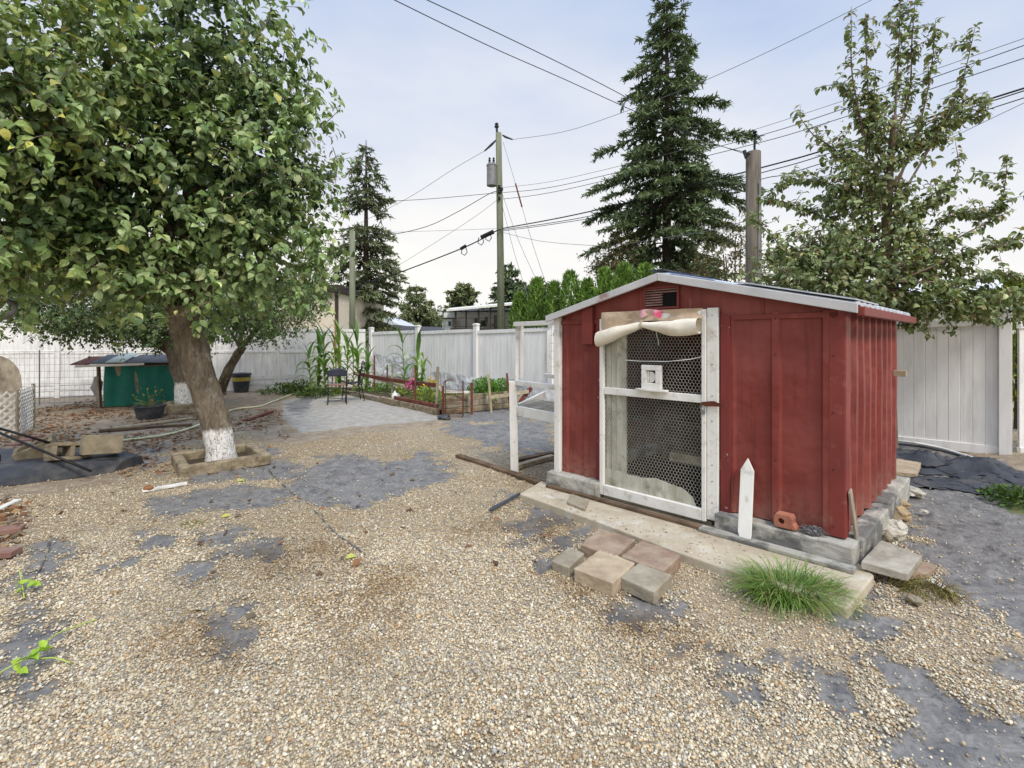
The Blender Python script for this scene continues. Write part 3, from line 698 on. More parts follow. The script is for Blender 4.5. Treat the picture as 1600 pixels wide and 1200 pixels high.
# ================================================================== apron slab and pavers
slab=MB(); 
e=[gp(812,772,.05),gp(940,818,.05),gp(1060,864,.05),gp(1190,908,.05),gp(1325,952,.05),S(-.22,-.13,.05),S(-.12,-.0,.05),S(.6,.0,.05),S(1.5,.0,.05),S(SLEN+.12,-.05,.05),gp(846,752,.05)]
e=[(p[0],p[1]) for p in e]
slab.prism(e,-.03,.055)
m_apron=mat('worn_concrete_apron',L(196,184,162),L(160,146,122),3.5,.95,.7,40,dirt=L(214,210,200),dscale=5,damt=.6,dlo=.52,dhi=.68)
o=tag(slab.build('concrete_apron',m_apron,None,(0,0,0),bevel=.01),kind='structure'); o.name='pavement'
# step boards on the apron just under the wall
mb=MB(); sbox(mb,-.13,.86,-.22,-.13,.056,.085); solo(mb,'concrete_ledge',m_found,'low concrete ledge along the foot of the shed foundation right of the door','ledge',S(.4,-.2,.056),bevel=.006)
mb=MB(); sbox(mb,.86,SLEN+.05,-.19,-.135,.056,.082); solo(mb,'edging_board',m_brownwood,'narrow damp board along the foot of the shed below the wire door','board',S(1.6,-.2,.056),bevel=.004)
m_pav_red=mat('red_brown_paver',L(154,130,110),L(128,106,90),8,.95,.5,60,dirt=L(168,152,130),dscale=5,damt=.75,dlo=.42,dhi=.6)
m_pav_tan=mat('tan_paver',L(190,172,144),L(160,142,118),8,.95,.5,60,dirt=L(130,112,90),dscale=5,damt=.5)
m_pav_grey=mat('grey_paver',L(168,158,138),L(140,130,112),8,.95,.5,60,dirt=L(110,98,80),dscale=5,damt=.5)
def roughen(o,st=.009,sc=.05,lv=4):
    sd=o.modifiers.new('sub','SUBSURF'); sd.subdivision_type='SIMPLE'; sd.levels=sd.render_levels=lv
    tx=bpy.data.textures.new('chipped','CLOUDS'); tx.noise_scale=sc; dm=o.modifiers.new('d','DISPLACE'); dm.texture=tx; dm.strength=st; dm.mid_level=.5; dm.texture_coords='GLOBAL'
    return o
def paver(name,quad,zt,h,m,label):
    "quad = photo corners of the top, read on the plane z=zt"
    p=[gp(x,y,zt) for x,y in quad]; c=sum(p,Vector())/4
    mb=MB(); mb.hexa([Vector((q.x,q.y,zt-h)) for q in p]+[Vector((q.x,q.y,zt)) for q in p])
    return roughen(solo(mb,'paver',m,label,'paving stone',(c.x,c.y,zt-h),'paving stones laid beside the concrete apron',bevel=.007,segs=2))
paver('p',[(907,851),(962,869),(993,842),(937,825)],.085,.09,m_pav_red,'red-brown square paving stone at the back of the group, nearest the door')
paver('p',[(970,869),(1037,892),(1064,867),(1003,843)],.080,.085,m_pav_red,'red-brown paving stone against the apron edge, right end of the back row')
paver('p',[(897,888),(958,911),(992,879),(938,857)],.085,.09,m_pav_tan,'largest pale tan paving stone in the middle of the group')
paver('p',[(968,901),(1022,925),(1050,898),(998,879)],.075,.08,m_pav_grey,'grey paving stone at the front right of the group')
paver('p',[(862,876),(889,887),(913,864),(888,854)],.075,.085,m_pav_grey,'small grey half paving stone at the left end of the group')
paver('p',[(886,784),(914,795),(920,780),(893,771)],.08,.028,m_pav_grey,'thin grey paving piece lying alone on the concrete apron before the door')
def tilted(quadz,h,m,name,label,cat,bevel=.005):
    p=[gp(x,y,z) for x,y,z in quadz]; c=sum(p,Vector())/4
    mb=MB(); mb.hexa([q-Vector((0,0,h)) for q in p]+p); return roughen(solo(mb,name,m,label,cat,(c.x,c.y,c.z-h),bevel=bevel,segs=2))
tilted([(1345,877,.12),(1418,897,.10),(1440,868,.10),(1377,843,.12)],.05,m_concrete,'concrete_slab','thick grey concrete slab lying tilted beside the shed corner','slab')
tilted([(1416,899,.045),(1448,896,.04),(1465,885,.04),(1436,875,.045)],.035,m_pav_red,'brick_slab','flat pinkish brick slab half under the grey concrete slab','slab')
# rubble
m_lime=mat('white_lime_rubble',L(206,200,186),L(166,158,140),8,.95,.6,40,dirt=L(120,108,90),dscale=5,damt=.6)
m_tanstone=mat('tan_rubble',L(178,156,122),L(140,120,92),8,.95,.6,40)
for x,y,r,mm,lab in ((1425,772,(.11,.075,.05),m_lime,'white lime lump farthest from the camera along the shed side'),(1411,791,(.06,.05,.04),m_tanstone,'small brown stone between white rubble along the shed side'),
    (1402,806,(.10,.085,.06),m_tanstone,'tan rounded stone against the shed foundation'),(1402,826,(.11,.06,.045),m_lime,'flat white lump just below the tan stone'),
    (1395,838,(.09,.06,.05),m_lime,'white lump just behind the tilted concrete slab'),(1388,826,(.05,.06,.05),m_lime,'small pale lump wedged by the shed foundation side'),(1382,842,(.05,.05,.045),m_block,'small grey lump between foundation and tilted slab'),
    (1428,938,(.05,.035,.02),m_block,'smooth grey pebble in front of the dried weeds'),(1444,800,(.035,.03,.015),m_lime,'small white chip lying alone on the fabric right of the rubble')):
    p=gp(x,y,.02); mb=MB(); mb.blob(p+Vector((0,0,r[2]*.4)),r,x,3,.28,1.6,rz=x); solo(mb,'rubble_stone',mm,lab,'stone',p,'rubble along the shed side')

# white chips, litter specks
mb=MB(); rr=random.Random(9)
for k in range(240):
    if k<120: p=gp(rr.uniform(1370,1600),rr.uniform(770,1010),.004)
    elif k<190: p=gp(rr.uniform(930,1320),rr.uniform(880,1100),.004)
    else: p=gp(rr.uniform(820,1330),0,0) if False else S(rr.uniform(-.1,2.3),rr.uniform(-.6,-.25),.06)
    z=gz(p.x,p.y) if k<190 else .06
    mb.blob((p.x,p.y,z+.003),(rr.uniform(.003,.011),rr.uniform(.003,.009),.004),k,1,.3)
solo(mb,'chip_litter',m_lime,None,None,(0,0,0)); bpy.data.objects['chip_litter']['kind']='stuff'; bpy.data.objects['chip_litter']['label']='tiny white lime chips scattered over apron and fabric'
# ================================================================== fences
def fence(name,label,P0,P1,n,top0,top1,m,posts=(True,True),step=None,midrail=True,plank=.15,cap=True,bottom=False,base=.06,gap=0):
    P0=Vector(P0);P1=Vector(P1); d=P1-P0; ln=d.length; d.normalize(); nrm=Vector((d.y,-d.x,0))   # towards the camera side
    if nrm.y>0: nrm=-nrm
    t=thing(name,label,'fence',(P0.x,P0.y,0))
    for i in range(n):
        a=P0+d*(ln*i/n+.06); b=P0+d*(ln*(i+1)/n-.06); L_=(b-a).length
        k=(i+.5)/n; top=top0+(top1-top0)*k; 
        s=step[i] if step else (0,0); ta=top+s[0]; tb=top+s[1]
        T=lambda x:ta+(tb-ta)*x/L_
        mb=MB(); npk=max(1,round(L_/plank)); g=.006
        prof=[]
        for j in range(npk):
            x0=L_*j/npk; x1=L_*(j+1)/npk; o=.0015*math.sin(j*2.3+i)
            prof+=[(x0,-.006),(x0+g,o),(x1-g,o)]
        prof.append((L_,-.006))
        for (x0,o0),(x1,o1) in zip(prof[:-1],prof[1:]):
            p=a+d*x0+nrm*o0; q=a+d*x1+nrm*o1
            mb.add([(p.x,p.y,base),(q.x,q.y,base),(q.x,q.y,T(x1)-.05),(p.x,p.y,T(x0)-.05)],[(0,1,2,3)])
            p2=a+d*x0-nrm*.03; q2=a+d*x1-nrm*.03
            mb.add([(p2.x,p2.y,base),(q2.x,q2.y,base),(q2.x,q2.y,T(x1)-.05),(p2.x,p2.y,T(x0)-.05)],[(3,2,1,0)])
        mb.build('panel',m,t)
        def rail(z0,z1,w,h):
            r=MB(); r.bar(Vector((a.x,a.y,z0))-nrm*.012,Vector((b.x,b.y,z1))-nrm*.012,w,h); return r.build('rail',m,t,bevel=.004)
        rail(ta-.045,tb-.045,.07,.09)
        rail(base+.03,base+.03,.06,.12)
        if midrail: rail(ta*.62,tb*.62,.055,.07)
        if bottom:
            for q in range(3):
                r=MB(); r.bar(Vector((a.x,a.y,.10+q*.15))+nrm*.03,Vector((b.x,b.y,.09+q*.15))+nrm*.03,.02,.135); r.build('bottom_board',m,t,bevel=.003)
    for i in range(n+1):
        if (i==0 and not posts[0]) or (i==n and not posts[1]): continue
        p=P0+d*(ln*i/n); k=i/n; h=top0+(top1-top0)*k+.10
        if step: h+=max([step[j][q] for j,q in ((i-1,1),(i,0)) if 0<=j<n]+[0])
        mb=MB(); mb.box((p.x,p.y,h/2),.12,.12,h,math.atan2(d.y,d.x)); po=mb.build('post',m,t,bevel=.004)
        if cap:
            c=MB(); c.box((p.x,p.y,h+.012),.15,.15,.024,math.atan2(d.y,d.x)); c.box((p.x,p.y,h+.034),.11,.11,.02,math.atan2(d.y,d.x)); c.build('cap',m,po,bevel=.004)
    return t
CORN=Vector((-4.6,15.5,0))
LF0=Vector((-4.6-8.42*1.75,15.5-3.35*1.75,0))
fence('board_fence','white tongue and groove board fence behind the left trees and green hutch',LF0,CORN-Vector((8.42,3.35,0)).normalized()*.13,6,2.02,1.86,m_vinyl_d,posts=(True,False),bottom=True,plank=.14)
RE=Vector((6.40,6.15,0))
fence('vinyl_fence','long white vinyl fence with capped posts behind garden bed and shed',CORN,RE,6,1.80,1.80,m_vinyl,step=[(-.02,.02)]*6,plank=.12,midrail=False)
d_=(RE-CORN).normalized()
fence('vinyl_fence','white vinyl fence continuing past the tall post at right photo edge',Vector((6.50,6.13,0)),Vector((10.6,5.5,0)),2,1.78,1.78,m_vinyl,posts=(False,True),midrail=False)

# welded wire fence in front of the left fence
wf=thing('wire_fence','thin welded wire mesh fence standing left of the green hutch','wire fence',(-11,11.2,0))
mb=MB(); a=Vector((-14.5,10.4,0)); b=Vector((-9.35,11.5,0))
for k in range(9): z=.05+k*.15; mb.tube([a+Vector((0,0,z)),(a+b)/2+Vector((0,0,z+.012*math.sin(k))),b+Vector((0,0,z))],.0028,4,False)
for k in range(54):
    p=a.lerp(b,k/53); mb.tube([p+Vector((0,0,.03)),p+Vector((0,0,1.26))],.0025,4,False)
mb.build('wire_mesh',m_darkwire,wf)
for k in (0,.33,.66,1.0):
    p=a.lerp(b,k); mb=MB(); mb.tube([p,p+Vector((0,0,1.3))],.014,6); mb.build('post',m_greymetal,wf)

# ================================================================== chicken run frame left of the shed
run=thing('run_frame','white painted timber run frame with wire mesh joined to the shed left side','frame',(.02,5.54,0))
q0=Vector((.03,5.54,0)); q1=Vector((.50,4.93,0)); bk=Vector((.42,.90,0))
def P_(p,z): return Vector((p.x,p.y,z))
for p,h in ((q0,1.06),): mb=MB(); mb.bar(P_(p,0),P_(p-Vector((.02,0,0)),h),.092,.092); mb.build('post',m_white,run,bevel=.004)
for p,z0,z1,w in ((q0+Vector((.04,.02,0)),1.0,1.74,.062),(q0+Vector((.085,-.03,0)),1.09,1.72,.04),(q1+Vector((-.035,.03,0)),1.06,1.72,.035),(q0+bk*.6+Vector((.19,0,0)),1.12,1.66,.05)):
    mb=MB(); mb.bar(P_(p,z0),P_(p,z1),w,w); mb.build('upright',m_white,run,bevel=.003)
for z,w,h in ((1.725,.04,.05),(1.045,.05,.055),(.72,.03,.11)):
    mb=MB(); mb.bar(P_(q0,z),P_(q1,z),w,h); mb.build('rail',m_white,run,bevel=.003)
mb=MB(); mb.bar(P_(q0+bk,.80),P_(q0,.73),.03,.09); mb.build('rail',m_white,run,bevel=.003)
mb=MB(); mb.bar(P_(q0+bk*1.0,1.06),P_(q1+bk*.7,1.06),.03,.05); mb.build('rail',m_white,run,bevel=.003)
mb=MB(); 
dd=(q1-q0); 
for i in range(24):
    for j in range(3 if i%2 else 2):
        p=q0+dd*((i+.5)/25); z=1.66+j*.025+(i%2)*.012; mb.tube([P_(p,z),P_(p+dd*.02,z+.018),P_(p+dd*.042,z)],.0022,4,False)
for z in (1.10,1.2,1.3,1.4,1.5,1.6): mb.tube([P_(q0+bk*.6+Vector((.19,0,0)),z),P_(q1+bk*.6,z)],.0018,4,False)
mb.build('wire_mesh',m_darkwire,run)
tray=MB(); tray.hexa([P_(q0+Vector((.03,.02,0)),.75),P_(q1+Vector((-.02,.04,0)),.75),P_(q1+bk*.6,.77),P_(q0+bk*.6,.77),P_(q0+Vector((.03,.02,0)),.765),P_(q1+Vector((-.02,.04,0)),.765),P_(q1+bk*.6,.785),P_(q0+bk*.6,.785)]); tray.build('tray_floor',m_greywood,run)

# loose boards by the run
def plank(x0,y0,x1,y1,w,h,m,label,z0=0,z1=0,name='plank',group=None):
    a=gp(x0,y0,z0+h); b=gp(x1,y1,z1+h); mb=MB(); a.z-=h/2-gz(a.x,a.y)-.008; b.z-=h/2-gz(b.x,b.y)-.008
    mb.bar(a,b,w,h); c=(a+b)/2; return solo(mb,name,m,label,'plank',(c.x,c.y,0),group,bevel=.003)
plank(716,710,848,752,.09,.035,m_brownwood,'long grey plank lying from the gravel to the concrete apron corner')
plank(806,727,864,712,.08,.05,m_palewood,'pale plank lying behind the white frame post, nearest the camera')
plank(806,718,864,706,.10,.03,m_brownwood,'dark plank lying behind the pale one under the run frame')
plank(836,708,868,705,.05,.025,m_greywood,'small grey batten farthest back under the run frame')
mb=MB(); a=gp(766,800); b=gp(812,776); mb.bar(Vector((a.x,a.y,.015)),Vector((b.x,b.y,.03)),.03,.012); mb.bar(Vector((a.x,a.y+.03,.02)),Vector((b.x,b.y+.02,.03)),.012,.01)
solo(mb,'fabric_strip',m_blackplastic,'folded dark strip of fabric poking from gravel at the apron tip','strip',(a.x,a.y,0))
plank(180,668,300,653,.08,.03,m_palewood,'pale long plank on the soil before the green hutch')
plank(155,672,300,662,.09,.04,m_brownwood,'dark brown plank on the soil nearest the white lattice')
plank(385,655,425,643,.09,.03,m_redwood,'reddish plank lying among leaves right of the front tree trunk')
plank(395,612,410,607,.06,.03,m_palewood,'small pale board beside the black bucket')
plank(222,768,292,756,.075,.02,m_white,'short white painted board on the gravel before the tree box')

# fallen pear
p=gp(231,765,.03); pr=thing('pear_fruit','ripe brown pear lying on gravel at the end of the white board','pear',(p.x,p.y,0))
m_pear=mat('brown_pear_skin',L(150,104,64),L(122,82,50),8,.5,.1,60)
mb=MB(); mb.lathe((0,0,0),[(.002,-.036),(.020,-.033),(.034,-.018),(.037,0),(.032,.018),(.022,.036),(.014,.048),(.004,.053)],16)
rot=Matrix.Rotation(R(80),3,'Y'); mb.v=[tuple(rot@Vector(v)+Vector((p.x,p.y,.04))) for v in mb.v]; mb.build('fruit',m_pear,pr,smooth=True)
mb=MB(); mb.tube([(p.x+.05,p.y,.05),(p.x+.075,p.y+.01,.055)],.002,5); mb.build('stalk',m_brownwood,pr)

# ================================================================== tree boxes
def treebox(corners,h,w,m,label,loc):
    t=thing('tree_box',label,'planter',loc)
    n=len(corners)
    for i in range(n):
        a=Vector(corners[i]);b=Vector(corners[(i+1)%n]); d=(b-a).normalized()
        e=w*.5 if i%2==0 else -w*.5-.002
        mb=MB(); mb.bar(a-d*e+Vector((0,0,h/2)),b+d*e+Vector((0,0,h/2)),w,h); mb.build('timber',m,t,bevel=.018,segs=3)
    mb=MB(); mb.add([(c[0],c[1],.035) for c in corners],[tuple(range(n))]); mb.build('soil',mat('dark_garden_soil',L(84,70,54),L(58,48,38),12,1,.8,60),t)
    return t
treebox([(-3.66,5.29,0),(-3.05,5.86,0),(-3.59,6.44,0),(-4.18,5.90,0)],.135,.105,m_timber,'square grey timber box around the front whitewashed tree trunk',(-3.6,5.87,0))
treebox([(-7.02,9.72,0),(-6.45,10.1,0),(-6.95,10.72,0),(-7.5,10.27,0)],.2,.10,m_timber,'square grey timber box around the second tree trunk behind',(-7.0,10.2,0))

# ================================================================== green hutch
hu=thing('green_hutch','low hutch wrapped in green tarp with patched sheet roof','hutch',(-8.5,11.1,0))
h0=Vector((-9.22,10.7,0)); h1=Vector((-7.75,11.32,0)); hb=Vector((-.36,.83,0))
m_green=mat('green_shade_tarp',L(38,124,108),L(28,102,90),4,.7,.25,14,(1,1,.25),dirt=L(66,120,96),dscale=4,damt=.5,bdist=.02)
def tarp(u,v):
    p=h0.lerp(h1,u); return Vector((p.x+.02*math.sin(u*23+v*2),p.y-.03*math.sin(u*9+v*3)-.02*math.sin(u*31),.03+.93*v-(.04*math.sin(u*PI) if v>.9 else 0)))
MB().sheet(tarp,40,10).build('tarp',m_green,hu,smooth=True)
mb=MB(); mb.add([P_(h0+hb*.04,0),P_(h1+hb*.04,0),P_(h1+hb,0),P_(h0+hb,0),P_(h0+hb*.04,.95),P_(h1+hb*.04,.95),P_(h1+hb,1.12),P_(h0+hb,1.12)],[(3,2,1,0),(4,5,6,7),(1,2,6,5),(2,3,7,6),(3,0,4,7),(0,1,5,4)]); mb.build('hutch_body',m_greywood,hu)
mb=MB(); mb.bar(P_(h0-Vector((.10,-.02,0)),.0),P_(h0-Vector((.14,-.02,0)),.93),.16,.03,up=(h1-h0)); mb.build('side_board',m_greywood,hu,bevel=.004)
mb=MB(); mb.blob(P_(h0-Vector((.26,-.12,0)),.45),(.12,.05,.22),3,2,.3); mb.build('side_cover',mat('grey_sheeting',L(176,172,166),L(146,142,136),5,.7,.2),hu)
dh=(h1-h0)
def rsheet(u0,u1,z0,z1,o0,o1,m,name):
    mb=MB(); a=h0+dh*u0; b=h0+dh*u1; f=hb*-.22
    mb.plate([P_(a+f+hb*o0,z0),P_(b+f+hb*o0,z0),P_(b+hb*o1,z1),P_(a+hb*o1,z1)],.02); mb.build(name,m,hu)
m_patch=mat('white_flaked_patch',L(206,206,200),L(150,176,164),9,.7,.2)
m_shingle=mat('grey_felt_roofing',L(112,114,120),L(86,88,94),9,.95,.4,60)
rsheet(-.33,-.13,.985,1.12,0,.95,m_redwood,'roof_piece'); rsheet(-.12,.14,1.0,1.16,0,.95,m_shingle,'roof_piece'); rsheet(.05,.26,1.02,1.19,0.02,.95,m_patch,'roof_piece')
rsheet(.27,1.10,1.0,1.15,0,1.0,m_shingle,'roof_piece'); rsheet(.7,1.08,1.12,1.17,.85,1.2,m_patch,'roof_piece')
mb=MB(); mb.bar(P_(h0+dh*-.27-hb*.24,.955),P_(h0+dh*.5-hb*.23,.985),.03,.05); mb.build('roof_batten',m_white,hu)

# pots and bucket
def pot(x,y,r0,r1,h,label,name,band=False,rim=.015,extra=None):
    p=gp(x,y); t=thing(name,label,'bucket' if band else 'plant pot',(p.x,p.y,0))
    mb=MB(); mb.lathe((p.x,p.y,gz(p.x,p.y)),[(r0,0),(r0+(r1-r0)*.6,h*.6),(r1,h*.93),(r1+rim,h*.935),(r1+rim,h),(r1-.01,h),(r1-.02,h*.85)],24); mb.build('pot_body',m_blackplastic,t,smooth=False)
    if band:
        c=MB(); k0,k1=.62,.82
        c.lathe((p.x,p.y,0),[(r0+(r1-r0)*k0+.006,h*k0),(r0+(r1-r0)*k1+.010,h*k1)],24); c.build('yellow_band',mat('faded_yellow_paint',L(196,178,84),L(168,150,70),7,.7,.1),t)
        c=MB(); c.lathe((p.x,p.y,h),[(r1+.02,0),(r1+.01,.02),(.02,.04)],20); c.build('lid',m_blackplastic,t)
    return t
pot(377,613,.18,.25,.54,'tall black bucket with yellow band and lid near the back fence','bucket',True)
t_=pot(234,653,.20,.26,.25,'wide low black plastic pot before the green hutch','plant_pot')

# ================================================================== garden hose
m_hose=mat('cream_hose',L(222,222,186),L(196,196,160),6,.5,.05)
hp=[(150,697),(180,691),(222,686),(262,680),(300,668),(345,649),(375,638),(402,635),(425,628),(455,617),(478,611),(490,609)]
def smooth_path(pts,n=6):
    out=[]
    for i in range(len(pts)-1):
        p0=pts[max(i-1,0)];p1=pts[i];p2=pts[i+1];p3=pts[min(i+2,len(pts)-1)]
        for k in range(n):
            t=k/n; out.append(.5*((2*p1)+(p2-p0)*t+(2*p0-5*p1+4*p2-p3)*t*t+(3*p1-p0-3*p2+p3)*t**3))
    return out+[pts[-1]]
pts=smooth_path([gp(x,y,.02) for x,y in hp]); pts=[Vector((p.x,p.y,gz(p.x,p.y)+.022)) for p in pts]
e=pts[-1]; pts+= [e+Vector((.03,.05,.02)),e+Vector((.04,.06,.2)),e+Vector((.03,.07,.36)),e+Vector((.0,.1,.4))]
mb=MB(); mb.tube(pts,.019,8); solo(mb,'garden_hose',m_hose,'cream garden hose winding across the soil past the tree trunk','hose',pts[0],smooth=True)

# ================================================================== stand base with blocks, left edge
st=thing('stand_base','black plastic wheeled stand base with grey pole and two black braces','stand',(-5.2,5.6,0))
sec=[]
for x,y0,y1,zt in ((-7.0,4.75,6.05,.17),(-6.2,4.72,6.1,.18),(-5.35,5.0,6.12,.175),(-4.82,5.33,6.02,.16),(-4.62,5.5,5.95,.12)): sec.append((x,y0,y1,zt))
mb=MB(); vs=[]
for x,y0,y1,zt in sec:
    vs+=[(x,y0,0.0),(x,y0+.02,zt*.45),(x+.0,y0+.12,zt*.93),(x,y0+.2,zt),(x,y1-.15,zt),(x,y1-.04,zt*.8),(x,y1,0)]
fs=[]
for i in range(len(sec)-1):
    for k in range(6): fs.append((i*7+k,(i+1)*7+k,(i+1)*7+k+1,i*7+k+1))
fs.append(tuple(range(7))); fs.append(tuple(range((len(sec)-1)*7,len(sec)*7)))
mb.add(vs,fs); mb.build('base_tank',m_blackplastic,st,bevel=.012)
mb=MB(); mb.tube([(-5.83,5.28,.1),(-5.83,5.28,3.1)],.045,12); po=mb.build('pole',m_greymetal,st,smooth=True)
mb=MB(); mb.box((-5.83,5.28,.2),.13,.13,.1); mb.build('collar',m_blackmetal,po,bevel=.006)
for a,b in (((-5.83,5.26,.60),at(78,692,5.5)),((-5.83,5.24,.58),at(142,736,5.20))):
    mb=MB(); mb.tube([a,b],.014,8); mb.build('brace',m_blackmetal,st,smooth=True)
mb=MB(); c=[at(-30,478,5.25),at(-8,470,5.25),at(10,469,5.25),at(22,475,5.25),at(22,485,5.25),at(10,494,5.25),at(-10,500,5.25),at(-30,503,5.25)]
mb.tube(smooth_path(c,4),.028,10); mb.build('bent_handle',m_greymetal,st,smooth=True)
def cinder(c,rz,rx,ry,label):
    t=thing('concrete_block',label,'concrete block',c,'concrete blocks on the black base')
    m=Matrix.Rotation(rz,3,'Z')@Matrix.Rotation(ry,3,'Y')@Matrix.Rotation(rx,3,'X'); c=Vector(c)
    mb=MB(); lx,ly,lz=.36,.20,.22
    for (px,py,sx,sy) in ((0,-.08,lx,.04),(0,.08,lx,.04),(-.16,0,.04,.12),(.16,0,.04,.12),(0,0,.04,.12)):
        mb.box(c+m@Vector((px,py,0)),sx,sy,lz,rot=m)
    o=mb.build('block_body',m_block,t,bevel=.006); return t
cinder(at(60,706,5.55),R(35),R(14),R(-24),'left concrete block on the black base, leaning toward the left')
cinder(at(107,706,5.50),R(62),R(78),R(10),'middle concrete block on the black base lying on its side')
cinder(at(159,694,5.60),R(50),R(-6),R(6),'right concrete block on the black base with its hollow end turned to the yard')
# lattice
m_lat=mat('white_plastic_lattice',L(226,222,212),L(200,196,186),6,.6,.1,dirt=L(150,130,110),dscale=5,damt=.4)
def lattice(a,b,h,label):
    t=thing('lattice_panel',label,'lattice',a,'white lattice panels'); a=Vector(a);b=Vector(b); d=b-a; W=d.length; d.normalize(); n=Vector((d.y,-d.x,0))
    mb=MB(); sp=.115
    for sgn in (1,-1):
        k=-int(h/sp)-1
        while k*sp<W+h:
            x0=k*sp; pts=[]
            # line x = x0 + sgn*z
            if sgn>0: z0=max(0,-x0); z1=min(h,W-x0)
            else: z0=max(0,x0-W); z1=min(h,x0)
            if z1-z0>.03:
                f=(lambda z:x0+z) if sgn>0 else (lambda z:x0-z)
                p=a+d*f(z0)+Vector((0,0,z0+.03))+n*.004*sgn; q=a+d*f(z1)+Vector((0,0,z1+.03))+n*.004*sgn
                mb.bar(p,q,.006,.03,up=(0,0,1))
            k+=1
    mb.build('slat_grid',m_lat,t)
    mb=MB(); mb.bar(b+Vector((0,0,0)),b+Vector((0,0,h+.06)),.05,.03); mb.build('edge_post',m_greywood,t,bevel=.003)
l0=gp(-22,690,.0); l1=gp(27,683,.0); l2=gp(52,669,0)
lattice(l0,l1,.70,'left white lattice panel at the photo edge'); lattice(l1+Vector((.03,.01,0)),l2,.72,'right white lattice panel with dark topped end post')
# rounded old board behind the lattice
mb=MB(); c=gp(-10,655); pts=[]
for k in range(13):
    a=PI*k/12; pts.append(Vector((c.x+.5*math.cos(a),c.y+.05*math.cos(a),.62+.62*math.sin(a)**.8)))
pts=[Vector((c.x+.5,c.y,0))]+pts+[Vector((c.x-.5,c.y,0))]
mb.plate(pts,.06); solo(mb,'rounded_board',m_greywood,'weathered grey round-topped board standing behind the white lattice','board',(c.x,c.y,0),bevel=.01)
# red brick pieces near the lattice
m_brick=mat('old_red_brick',L(146,112,100),L(122,92,82),9,.95,.4,40,dirt=L(150,136,120),dscale=6,damt=.5)
for k,(x,y,rz,lab) in enumerate(((40,690,.4,'red brick slab on the soil behind the leftmost concrete block'),(22,697,.1,'red brick slab nearest the pole at the photo edge'),(58,684,.9,'red brick slab closest to the lattice foot'),
        (12,832,.5,'red brick at the left photo edge, highest of the pair'),(2,868,.2,'red brick at the left photo edge, lowest of the pair'))):
    p=gp(x,y); mb=MB(); mb.box((p.x,p.y,.018),.19,.11,.045,rz); solo(mb,'brick',m_brick,lab,'brick',(p.x,p.y,0),'loose red bricks at left',bevel=.006)
plank(-20,805,28,783,.06,.02,m_white,'short white stick on the leaves at the left photo edge')

# ================================================================== garden bed
bed=thing('garden_bed','low timber edged vegetable bed with grey and brown boards','garden bed',(-1.42,9.56,0))
g0=Vector((-5.3,14.1,0)); g1=Vector((-1.45,9.62,0)); g2=Vector((.35,10.95,0)); g3=Vector((-3.2,14.0,0))
mb=MB(); mb.add([P_(g0,.10),P_(g1+Vector((0,.05,0)),.10),P_(g2,.16),P_(g3,.12)],[(0,1,2,3)]); mb.build('soil',mat('bed_soil',L(96,82,64),L(66,56,44),12,1,.8,50),bed)
dl=g0-g1
for (u0,u1,z,h,w,m,nm) in ((.02,.46,.07,.13,.12,m_timber,'edge_timber'),(.02,.34,.18,.07,.06,m_redwood,'edge_timber'),(.47,.75,.06,.11,.11,m_greywood,'edge_timber'),(.76,1.0,.06,.10,.10,m_timber,'edge_timber')):
    mb=MB(); mb.bar(P_(g1+dl*u0,z),P_(g1+dl*u1,z),w,h); mb.build(nm,m,bed,bevel=.006)
dr=g2-g1
for k,(z,m) in enumerate(((.07,m_timber),(.20,m_greywood),(.325,m_timber))):
    mb=MB(); mb.bar(P_(g1+dr*(.02+.01*k),z),P_(g1+dr*(.98-.04*k),z),.05,.12); mb.build('edge_board',m,bed,bevel=.005)
mb=MB(); mb.bar(P_(g0+Vector((.3,-.2,0)),.33),P_(g1+dl*.72,.30),.05,.05); mb.build('long_rail',m_greywood,bed,bevel=.004)
# red rail with stakes
rf=thing('bed_railing','dark red sagging rail nailed to thin stakes along the bed','railing',(g1.x,g1.y,0))
ra=[at(552,583,13.4),at(600,592,12.2),at(640,598,11.2),at(681,602,9.75)]
for a,b in zip(ra[:-1],ra[1:]):
    mb=MB(); mb.bar(a,b,.03,.09); mb.build('rail',m_redwood,rf,bevel=.003)
mb=MB(); mb.bar(at(555,583,13.3),at(632,604,11.6),.025,.045); mb.build('rail',m_palewood,rf,bevel=.003)
def stake(x,yb,yt,d,m,w=.045,dx=0,name='stake'):
    mb=MB(); a=at(x,yb,d); a.z=0; mb.bar(a,at(x+dx,yt,d),w,w*.7); return mb.build(name,m,rf,bevel=.002)
stake(585,600,555,13.0,m_redwood,.05); stake(613,616,568,11.9,m_greywood,.05); stake(649,630,574,10.7,m_redwood,.05); stake(682,638,573,9.75,m_greywood,.07,2); stake(605,600,570,13.2,m_redwood,.045)
stake(692,650,603,9.5,m_redwood,.06)
rg=thing('bed_railing','pale board and red pegs along the front of the vegetable bed','railing',(g1.x+.8,g1.y+.6,0))
rf_=rf; rf=rg
stake(737,639,598,9.75,m_redwood,.065); stake(768,643,584,10.0,m_palewood,.06,-5); stake(797,639,583,10.3,m_redwood,.065,-5)
rf=rf_
mb=MB(); mb.bar(at(760,622,10.0),at(826,612,10.35),.03,.07); mb.build('rail',m_palewood,rg,bevel=.003)
mb=MB(); mb.bar(at(694,612,9.7),at(737,613,9.8),.03,.05); mb.build('rail',m_white,rg,bevel=.003)
mb=MB(); mb.bar(at(813,628,10.3),at(830,606,10.5),.04,.09); mb.build('brace_board',m_redwood,rg,bevel=.003)
